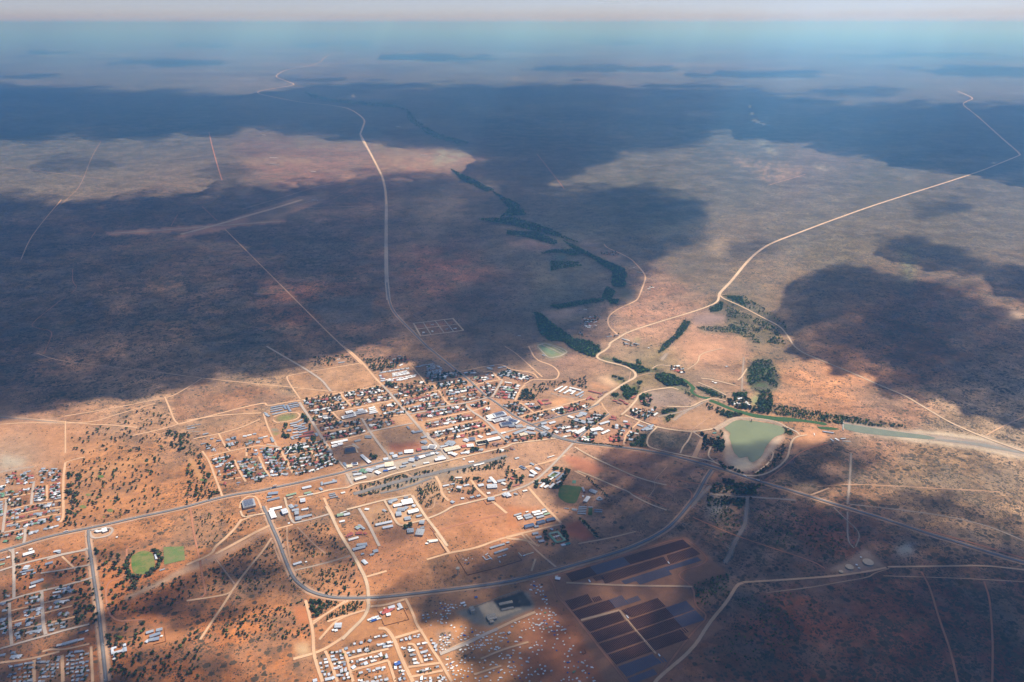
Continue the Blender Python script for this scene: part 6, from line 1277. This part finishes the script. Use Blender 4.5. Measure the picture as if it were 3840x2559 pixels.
WALLS = [('K',[(1240,520),(1340,740),(1700,650),(1590,430)],'wire fence of the red-roofed mission'), ('L',[(415,320),(600,620),(1000,520),(1400,400),(1340,330)],'dark fence round the bare lot with blue-grey sheds'), ('J',[(1250,50),(1290,180),(1480,150),(1430,0)],'brick wall round the yard of blue-grey sheds'),
 ('E',[(1220,1290),(1390,1480)],'dark wall right of the large grey flat roof'), ('L',[(100,0),(290,290),(0,375)],'brick wall round the sand yard'), ('E',[(2010,890),(2060,955),(2195,915),(2160,850)],'wall round the lone blue-grey hall'), ('E',[(1760,840),(1810,890),(1900,865),(1860,805)],'brick wall round the left of two brown houses'), ('E',[(1860,830),(1900,870),(1975,840),(1930,790)],'brick wall round the right of two brown houses'),
 ('D',[(410,370),(520,410),(410,520)],'short brick wall among scattered houses'), ('D',[(1090,340),(1140,450),(1300,420),(1230,330)],'brick wall round the long white shed'), ('D',[(1280,600),(1410,560)],'none'), ('F',[(150,755),(220,835)],'dark wall beside a small white house'), ('F',[(250,380),(420,550),(540,440),(430,340)],'dark wall round the two silver workshops'),
 ('D',[(1480,120),(1350,150)],'low wall below the green track'), ('A',[(1120,1150),(1070,1070)],'none'), ('C',[(410,1170),(530,1220)],'dark wall across the sandy plots'), ('C',[(750,1070),(880,1115),(960,1140),(1040,1160)],'long dark wall below the round sand court'), ('C',[(550,1010),(640,1040),(700,1065)],'dark wall left of the grey workshop'), ('C',[(0,1395),(90,1415),(330,1460)],'low wall above the main tar road'),
 ('I',[(1310,1120),(1310,1280),(1500,1260),(1480,1120)],'fence round the grey courtyard school'), ('I',[(1930,930),(1950,1090),(1800,1130)],'fence round the grey building cluster'), ('F',[(560,1000),(620,1080)],'short dark wall by the white sheds'), ('M',[(2070,1110),(2100,1160),(2150,1140),(2120,1090)],'small dark fence round a blue-white hut'), ('G',[(550,1080),(560,1160)],'none'),
 ('D',[(880,690),(930,790)],'none'), ('A',[(1860,200),(2060,180)],'none')]
Mfence = flat_mat('dark brick wall', lit(120,72,58), .12, 1/3.)
for f, P, lab in WALLS:
    if lab == 'none': continue
    Wd = [G(f, *p) for p in P]; m = MB()
    for a, b in zip(Wd[:-1], Wd[1:]):
        d = b-a; n = Vector((-d.y, d.x, 0)).normalized()*.35; e = d.normalized()*.34
        a2, b2 = a+e, b-e
        for q in ([a2-n, b2-n, b2+n, a2+n],):
            top = [v+Vector((0,0,2.2)) for v in q]; m.poly(top); [m.poly([q[i], q[(i+1)%4], top[(i+1)%4], top[i]]) for i in range(4)]
    tag(link('boundary_wall', m.mesh('boundary_wall', Mfence)), lab, 'wall')

# ------------------------------------------------------------------ vehicles on the roads
def car_meshes(truck=0):
    b = MB(); c = MB(); w_ = MB()
    if not truck:
        b.box(-2.2, 2.2, -.9, .9, .35, .95, bottom=True); s = len(c.v); c.box(-1.4, 1.0, -.8, .8, .953, 1.5); c.xf(s, lambda x, y, z: (x*(.8 if z > 1.2 else 1), y*(.85 if z > 1.2 else 1), z))
        xs = (-1.4, 1.4)
    else:
        b.box(-8, 4.2, -1.25, 1.25, 1.0, 3.7, bottom=True); c.box(4.6, 7, -1.2, 1.2, .6, 3.0, bottom=True); xs = (-6.8, -5.5, 2.5, 5.8)
    for x in xs:
        for y in (-.82, .82) if not truck else (-1.1, 1.1):
            r = .33 if not truck else .5; n = 10; k = len(w_.v)
            for s_ in (-.1, .1): w_.v += [(x+r*math.cos(2*math.pi*i/n), y+s_, r+r*math.sin(2*math.pi*i/n)) for i in range(n)]
            for i in range(n): w_.f.append((k+i, k+(i+1)%n, k+n+(i+1)%n, k+n+i)); w_.m.append(0)
            w_.f.append(tuple(range(k, k+n))); w_.m.append(0); w_.f.append(tuple(range(k+2*n-1, k+n-1, -1))); w_.m.append(0)
    return b.mesh('body', M_roof), c.mesh('cabin', M_dark if not truck else M_roof), w_.mesh('wheels', M_dark)
CM, TM = car_meshes(), car_meshes(1)
CARS = [('I',1085,118,'w'),('I',1062,186,'w'),('I',1167,732,'w'),('I',1174,884,'w'),('I',1218,1132,'w'),('I',1228,1545,'w'),('I',1132,548,'d'),('G',1350,1092,'w'),('G',1600,1046,'w'),('G',1985,952,'w'),('G',1298,1212,'w'),('G',1280,1418,'w'),('D',350,1304,'w'),('D',105,1358,'w'),('D',1945,948,'w'),('D',1655,1022,'w'),('D',1168,1442,'w'),('D',1215,1118,'d'),
 ('K',1110,322,'w'),('K',1088,350,'s'),('K',1118,438,'w'),('K',50,98,'w'),('F',880,146,'w'),('F',355,650,'w'),('F',985,38,'w'),('H',1062,1110,'w'),('H',1632,1288,'w'),('H',1628,988,'w'),('B',2150,1425,'w'),('B',1450,1085,'w'),('B',800,680,'g'),('B',700,590,'w'),('B',1000,830,'r'),('B',1250,1010,'w'),('E',480,290,'w'),('E',700,230,'r'),('E',850,225,'w'),('E',1050,205,'s'),('E',1250,180,'w'),('E',200,390,'s'),('E',60,545,'n'),
 ('J',2020,728,'w'),('J',1345,740,'w'),('J',2148,1162,'w'),('J',180,640,'w'),('J',228,628,'s'),('D',1235,480,'w'),('A',880,1410,'w'),('A',2180,1180,'w'),('A',170,602,'w')]
items = []
def roadangle(p):
    best = None
    for ri, (_, k, wd, pts) in enumerate(rl):
        if k == 'v': continue
        g = [G(f, x, y) for f, x, y in pts if (x, y) != (0, 0) or f != 'V']
        for a, b in zip(g[:-1], g[1:]):
            d = b-a; L2 = d.length_squared
            if L2 < 1: continue
            t = max(0, min(1, (p-a).dot(d)/L2)); q = (a+d*t-p).length
            if best is None or q < best[0]: best = (q, math.atan2(d.y, d.x), .22+.008*ri)
    return best[1:]
for f, x, y, c in CARS:
    p = G(f, x, y); ra, rz_ = roadangle(p); root = link('car', None, None, (p.x, p.y, rz_), ra); root.scale = (1.25,)*3
    for nm, me in zip(('body', 'cabin', 'wheels'), CM): link(nm, me, root, color=roofc(c) if nm == 'body' else None)
    items.append((root, f"{CNAME[c]} car on the road", *photo(p.x, p.y)))
label_all(items, 'vehicles on the roads', 'car')
items = []
for f, x, y, c in (('G',975,1162,'w'),('D',1300,1075,'w'),('H',1148,1130,'w'),('H',1335,1190,'w'),('D',1290,1102,'n')):
    p = G(f, x, y); ra, rz_ = roadangle(p); root = link('truck', None, None, (p.x, p.y, rz_), ra); root.scale = (1.15,)*3
    for nm, me in zip(('trailer', 'cab', 'wheels'), TM): link(nm, me, root, color=roofc(c) if nm != 'wheels' else None)
    items.append((root, f"long {CNAME[c]} truck on the tar road", *photo(p.x, p.y)))
label_all(items, 'trucks on the tar road', 'truck')

# ------------------------------------------------------------------ trees and shrubs
def clump(n, flat=.75, lobes=6, fs=.34, seed=0, solid=.55):
    """crown: many small leaf faces in several lobes; returns verts (3n,3), shade (n)"""
    r = np.random.default_rng(seed); c = r.normal(size=(lobes, 3)); c /= np.linalg.norm(c, axis=1, keepdims=True); c *= r.uniform(.25, .62, (lobes, 1)); c[:, 2] *= flat*.7; c[:, 2] += .1
    w_ = r.integers(0, lobes, n); d = r.normal(size=(n, 3)); d /= np.linalg.norm(d, axis=1, keepdims=True); p = c[w_] + d*(r.uniform(.6, 1, (n, 1))**.5)*solid*np.array([1, 1, flat])
    t = r.normal(size=(n, 3)); t -= d*(t*d).sum(1, keepdims=True)*.7; t /= np.linalg.norm(t, axis=1, keepdims=True); b = np.cross(d, t); b /= np.maximum(np.linalg.norm(b, axis=1, keepdims=True), 1e-5)
    s = fs*r.uniform(.6, 1.2, (n, 1))
    V = np.stack([p-t*s-b*s*.6, p+t*s-b*s*.6, p+b*s], 1)
    return V.reshape(-1, 3), r.uniform(.7, 1.3, n)*np.interp(w_, [0, lobes], [.85, 1.15])
GREENS = [lin((56,74,46)), lin((68,86,50)), lin((82,90,58)), lin((92,84,68)), lin((100,116,60))]
TV = []
for i in range(10):
    V, sh = clump(150, [.8, .65, .95][i % 3], 7, .24, 100+i); g = GREENS[[0, 0, 1, 2, 1, 0, 2, 3, 1, 4][i]]
    V[:, 2] += 1.15; T = np.repeat(g[None]*sh[:, None], 3, 0)
    crown = mesh_np('crown', V, np.arange(len(V)).reshape(-1, 3), M_leaf, {'tint': ('FLOAT_COLOR', 'POINT', T)})
    m = MB(); m.cyl(0, 0, .11, 0, .75, 7, r1=.06, cap=False)
    for k in range(4):
        a = k*1.6+i; b = len(m.v); m.cyl(0, 0, .05, 0, .8, 5, r1=.02, cap=False); m.xf(b, lambda x, y, z, a=a: (x+z*.55*math.cos(a), y+z*.55*math.sin(a), .6+z*.8))
    TV.append((crown, m.mesh('trunk', M_trunk)))
TC = ['dark', 'dark', 'green', 'olive', 'green', 'dark', 'olive', 'grey-brown', 'green', 'bright green']
def zone(f, n, P, rmin, rmax, tp='veld', tries=40):
    if tp == 'wood' and f in 'VP': n = int(n*(.9 if f == 'V' else 1.1))
    if tp == 'tree' and f in 'IJ': n = int(n*.5)
    if n > 55 and f == 'I' and rmax == 5.5 and rmin == 2.5 and P[0][0] == 860: n = 22
    PP = [px(f, *p) for p in P]; W = np.array([ground(*q) for q in PP]); k = 0; t = 0
    x0, y0 = W.min(0); x1, y1 = W.max(0)
    while k < n and t < n*tries:
        t += 1; x, y = random.uniform(x0, x1), random.uniform(y0, y1)
        if not inpoly(np.array([x]), np.array([y]), [tuple(q) for q in W])[0]: continue
        if blocked(*photo(x, y)): continue
        if tp == 'wood' and f not in 'VP' and fbm(np.array([x/90.]), np.array([y/140.]), 5, 3)[0] < .33+.1*random.random(): continue
        treespots.append((x, y, random.uniform(rmin, rmax)*(1.5 if tp == 'tree' else (1.2 if f in 'CHUO' else .85)), tp)); k += 1
def line_trees(f, pts, n, rmin, rmax, jit=4):
    P = [G(f, *p) for p in pts]
    for i in range(n):
        t = i/(n-1)*(len(P)-1); k = min(int(t), len(P)-2); q = P[k].lerp(P[k+1], t-k); treespots.append((q.x+random.uniform(-jit, jit), q.y+random.uniform(-jit, jit), random.uniform(rmin, rmax)*1.4, 'tree'))
# golf course and its rough
zone('G', 240, [(960,150),(1300,90),(2352,0),(2352,880),(1350,1060),(960,1130)], 2.2, 5.2, 'tree'); zone('G', 90, [(940,300),(1200,300),(1150,1050),(930,1080)], 3, 6, 'tree')
zone('T', 120, [(560,1400),(960,1280),(1180,1450),(1200,1568),(420,1568),(420,1420)], 2.5, 5.5, 'tree'); zone('T', 40, [(1040,1430),(1140,1450),(1160,1568),(1050,1540)], 4, 7, 'tree'); zone('D', 130, [(0,250),(200,600),(470,1150),(500,1260),(0,1350)], 2.5, 5.5, 'tree')
zone('I', 150, [(520,230),(1050,0),(1100,400),(1180,850),(900,900),(850,450)], 2.5, 5.5, 'tree'); zone('I', 130, [(1120,0),(1500,60),(1500,420),(1300,850),(1180,500)], 2.5, 5.5, 'tree'); line_trees('I', [(1560,60),(1500,130),(1490,220),(1500,270),(1530,340),(1640,330)], 26, 4, 6.5, 8); line_trees('I', [(1810,20),(1870,70),(1900,140),(1850,220),(1790,270),(1740,320)], 34, 4.5, 7, 8); zone('I', 22, [(1440,330),(1640,330),(1660,430),(1480,500)], 4, 6.5, 'tree')
zone('I', 170, [(1280,560),(2352,230),(2352,600),(1300,860)], 2, 4.5, 'tree'); zone('I', 160, [(1250,900),(1700,880),(1650,1568),(1280,1568)], 2.5, 5.2, 'tree'); zone('I', 150, [(1950,1200),(2352,900),(2352,1568),(1600,1568),(1750,1200)], 2.2, 5, 'tree'); zone('I', 120, [(860,480),(1100,400),(1180,900),(900,920)], 2.5, 5.5, 'tree'); zone('I', 60, [(180,60),(640,60),(500,600),(180,640)], 2.5, 5, 'tree')
zone('J', 130, [(50,60),(900,120),(600,350),(330,480),(120,500)], 1.8, 3.6, 'tree'); zone('J', 260, [(250,650),(950,380),(1130,600),(1300,1000),(600,1100),(250,1050)], 1.8, 4, 'tree'); zone('J', 200, [(1050,300),(1600,180),(1900,560),(1400,640),(1180,600)], 1.8, 3.6, 'tree'); zone('J', 200, [(1280,800),(1950,620),(2100,1050),(1600,1040),(1350,900)], 1.8, 4, 'tree'); zone('J', 300, [(300,1250),(1400,1100),(1460,1568),(200,1568)], 1.8, 4.2, 'tree'); zone('K', 50, [(220,370),(480,370),(420,560),(260,680)], 3, 5.5, 'tree'); zone('K', 160, [(480,380),(1060,380),(1000,500),(500,700)], 1.5, 3, 'tree')
zone('E', 220, [(60,650),(1100,480),(1850,360),(2352,250),(2352,420),(1300,520),(600,760),(60,860)], 2, 4.4, 'tree'); zone('E', 120, [(1020,640),(1350,560),(1450,900),(1180,1050),(1050,900)], 1.6, 3.6, 'tree'); zone('E', 60, [(1500,560),(2060,560),(1850,800),(1500,760)], 2.5, 5, 'tree'); zone('E', 14, [(840,1230),(960,1220),(960,1320),(860,1310)], 4, 6, 'tree'); zone('E', 30, [(600,860),(1100,1000),(1100,1250),(700,1250)], 3, 5.5, 'tree'); zone('E', 8, [(340,200),(460,220),(450,300),(350,290)], 5, 8, 'tree')
zone('F', 26, [(640,380),(960,470),(860,620),(640,520)], 3.5, 6, 'tree'); zone('F', 46, [(400,620),(860,560),(780,720),(420,720)], 3.5, 6, 'tree'); zone('F', 40, [(0,380),(250,560),(250,720),(0,740)], 3.5, 6, 'tree'); line_trees('F', [(820,1370),(860,1380),(905,1430)], 12, 4, 5.5); zone('F', 30, [(300,1330),(900,1240),(900,1568),(400,1568)], 3, 5, 'tree'); line_trees('F', [(1100,1180),(1200,1280),(1330,1440)], 22, 3, 5.5, 6); line_trees('F', [(1180,550),(1280,650),(1400,760),(1490,850)], 30, 2.5, 4, 4); line_trees('F', [(1070,30),(1300,60),(1700,105)], 46, 2.5, 3.8, 3)
zone('B', 70, [(1340,660),(1560,640),(1600,790),(1350,790)], 3, 7, 'tree'); zone('B', 110, [(1560,560),(2352,440),(2352,640),(1860,600),(1600,740)], 2.5, 5, 'tree'); zone('B', 12, [(1560,1160),(1640,1160),(1640,1230),(1560,1230)], 5, 8, 'tree'); zone('B', 40, [(1090,940),(1500,1150),(1420,1200),(1150,1060)], 2.5, 4, 'tree'); zone('B', 22, [(640,1480),(760,1460),(780,1530),(660,1550)], 4, 7, 'tree')
zone('A', 16, [(1750,550),(1930,540),(1930,610),(1750,600)], 5, 8, 'tree'); zone('A', 14, [(1070,970),(1150,970),(1140,1040),(1070,1040)], 4, 7, 'tree'); zone('A', 30, [(1340,980),(1480,980),(1480,1060),(1340,1060)], 3, 6, 'tree'); zone('A', 200, [(1400,190),(1860,160),(2100,220),(2000,330),(1520,380)], 2, 5, 'tree'); zone('A', 90, [(700,160),(1500,120),(1300,260),(700,300)], 2, 5, 'tree'); zone('A', 60, [(280,1120),(640,1140),(700,1300),(800,1400),(520,1390),(220,1330)], 3.5, 6.5, 'tree'); zone('A', 40, [(520,1000),(620,1060),(600,1140),(540,1120)], 3, 6, 'tree')
zone('H', 90, [(500,480),(840,480),(850,760),(620,770),(500,720)], 3, 6.5, 'tree'); zone('H', 40, [(760,520),(840,560),(840,760),(740,720)], 5, 8, 'tree'); line_trees('H', [(780,930),(860,1010),(960,1010),(1090,1080)], 34, 3.5, 6, 8); zone('H', 26, [(840,1180),(980,1170),(980,1250),(840,1240)], 4, 6, 'tree'); line_trees('H', [(1300,1090),(1500,1000),(1650,850),(1720,680)], 60, 2.5, 5, 14); zone('H', 320, [(600,1240),(1450,1240),(1150,1568),(600,1568)], 2, 5, 'tree')
zone('H', 60, [(1330,20),(1550,40),(1500,220),(1240,180)], 4, 8, 'tree'); zone('H', 60, [(860,0),(1230,0),(1240,150),(950,110)], 4, 7, 'tree'); zone('H', 50, [(600,60),(1100,240),(900,260),(560,120)], 3, 5.5, 'tree')
# riverine woods
for f, n, P, a, b in WOOD: zone(f, n, P, a, b, 'wood', 12)
# scrub all over the near plain, thicker where the soil map says so
def scrub_at(x, y):
    X, Y = photo(x, y); return sample(grid, np.array([X/1.63196]), np.array([Y/1.63196]), -300, 48, gs)[0, 3], X, Y
cand = 30000; ys_ = 1500+4200*rng.random(cand)**1.15; 
for y in ys_:
    hw = (y*CP+ALT*SP)*.70; x = rng.uniform(-hw, hw); s_, X, Y = scrub_at(x, y)
    if s_ < .12 or rng.random() > s_*.95+.05 or blocked(X, Y): continue
    r_ = rng.uniform(1.3, 3.0)
    treespots.append((x, y, r_, 'scrub'))
# what shows largest stands alone, the rest is one mass
ind = [t for t in treespots if t[3] in ('tree', 'town', 'wood')]; ind.sort(key=lambda t: -t[2]/math.hypot(t[0], t[1], ALT)); near = ind[:300]; ns = set(id(t) for t in near); rest = [t for t in treespots if id(t) not in ns]
items = []
for x, y, r, tp in near:
    k = random.randrange(10); root = link('tree', None, None, (x, y, 0), random.uniform(0, 6.28)); root.scale = (r, r, r*random.uniform(.8, 1.05))
    link('crown', TV[k][0], root); link('trunk', TV[k][1], root); items.append((root, f"{'broad' if r > 5.5 else 'rounded'} {TC[k]} tree", *photo(x, y)))
label_all(items, 'trees among the houses, roads and woods', 'tree')
PROT = {'hi': [clump(36, .75, 5, .48, 200+i) for i in range(6)], 'lo': [clump(10, .7, 3, .55, 300+i) for i in range(6)]}
def mass(name, L, lab, hi):
    VV, TT = [], []
    for x, y, r, tp in L:
        V, sh = PROT['hi' if hi else 'lo'][random.randrange(6)]; a = random.uniform(0, 6.28); ca, sa = math.cos(a)*r, math.sin(a)*r
        g = GREENS[random.choice((0,0,1,1,2,3,4) if tp != 'scrub' else (1,2,2,3,3,0))]*random.uniform(.8, 1.15)*(np.array([1.15, 1.4, 1.15]) if tp == 'wood' else 1.0); h = .95 if tp != 'scrub' else .55
        VV.append(np.stack([V[:,0]*ca-V[:,1]*sa+x, V[:,0]*sa+V[:,1]*ca+y, (V[:,2]*.9+h)*r], 1)); TT.append(np.repeat(g[None]*sh[:, None], 3, 0))
    V = np.concatenate(VV); me = mesh_np(name, V, np.arange(len(V)).reshape(-1, 3), M_leaf, {'tint': ('FLOAT_COLOR', 'POINT', np.concatenate(TT))}); tag(link(name, me), lab, kind='stuff')
mass('woodland', [t for t in rest if t[3] != 'scrub'], 'the farther trees of the gardens and riverine woods', True)
mass('scrub', [t for t in rest if t[3] == 'scrub'], 'low thorn scrub scattered over the near plain', False)
print('TREES', len(ind), 'SCRUB', len(rest))
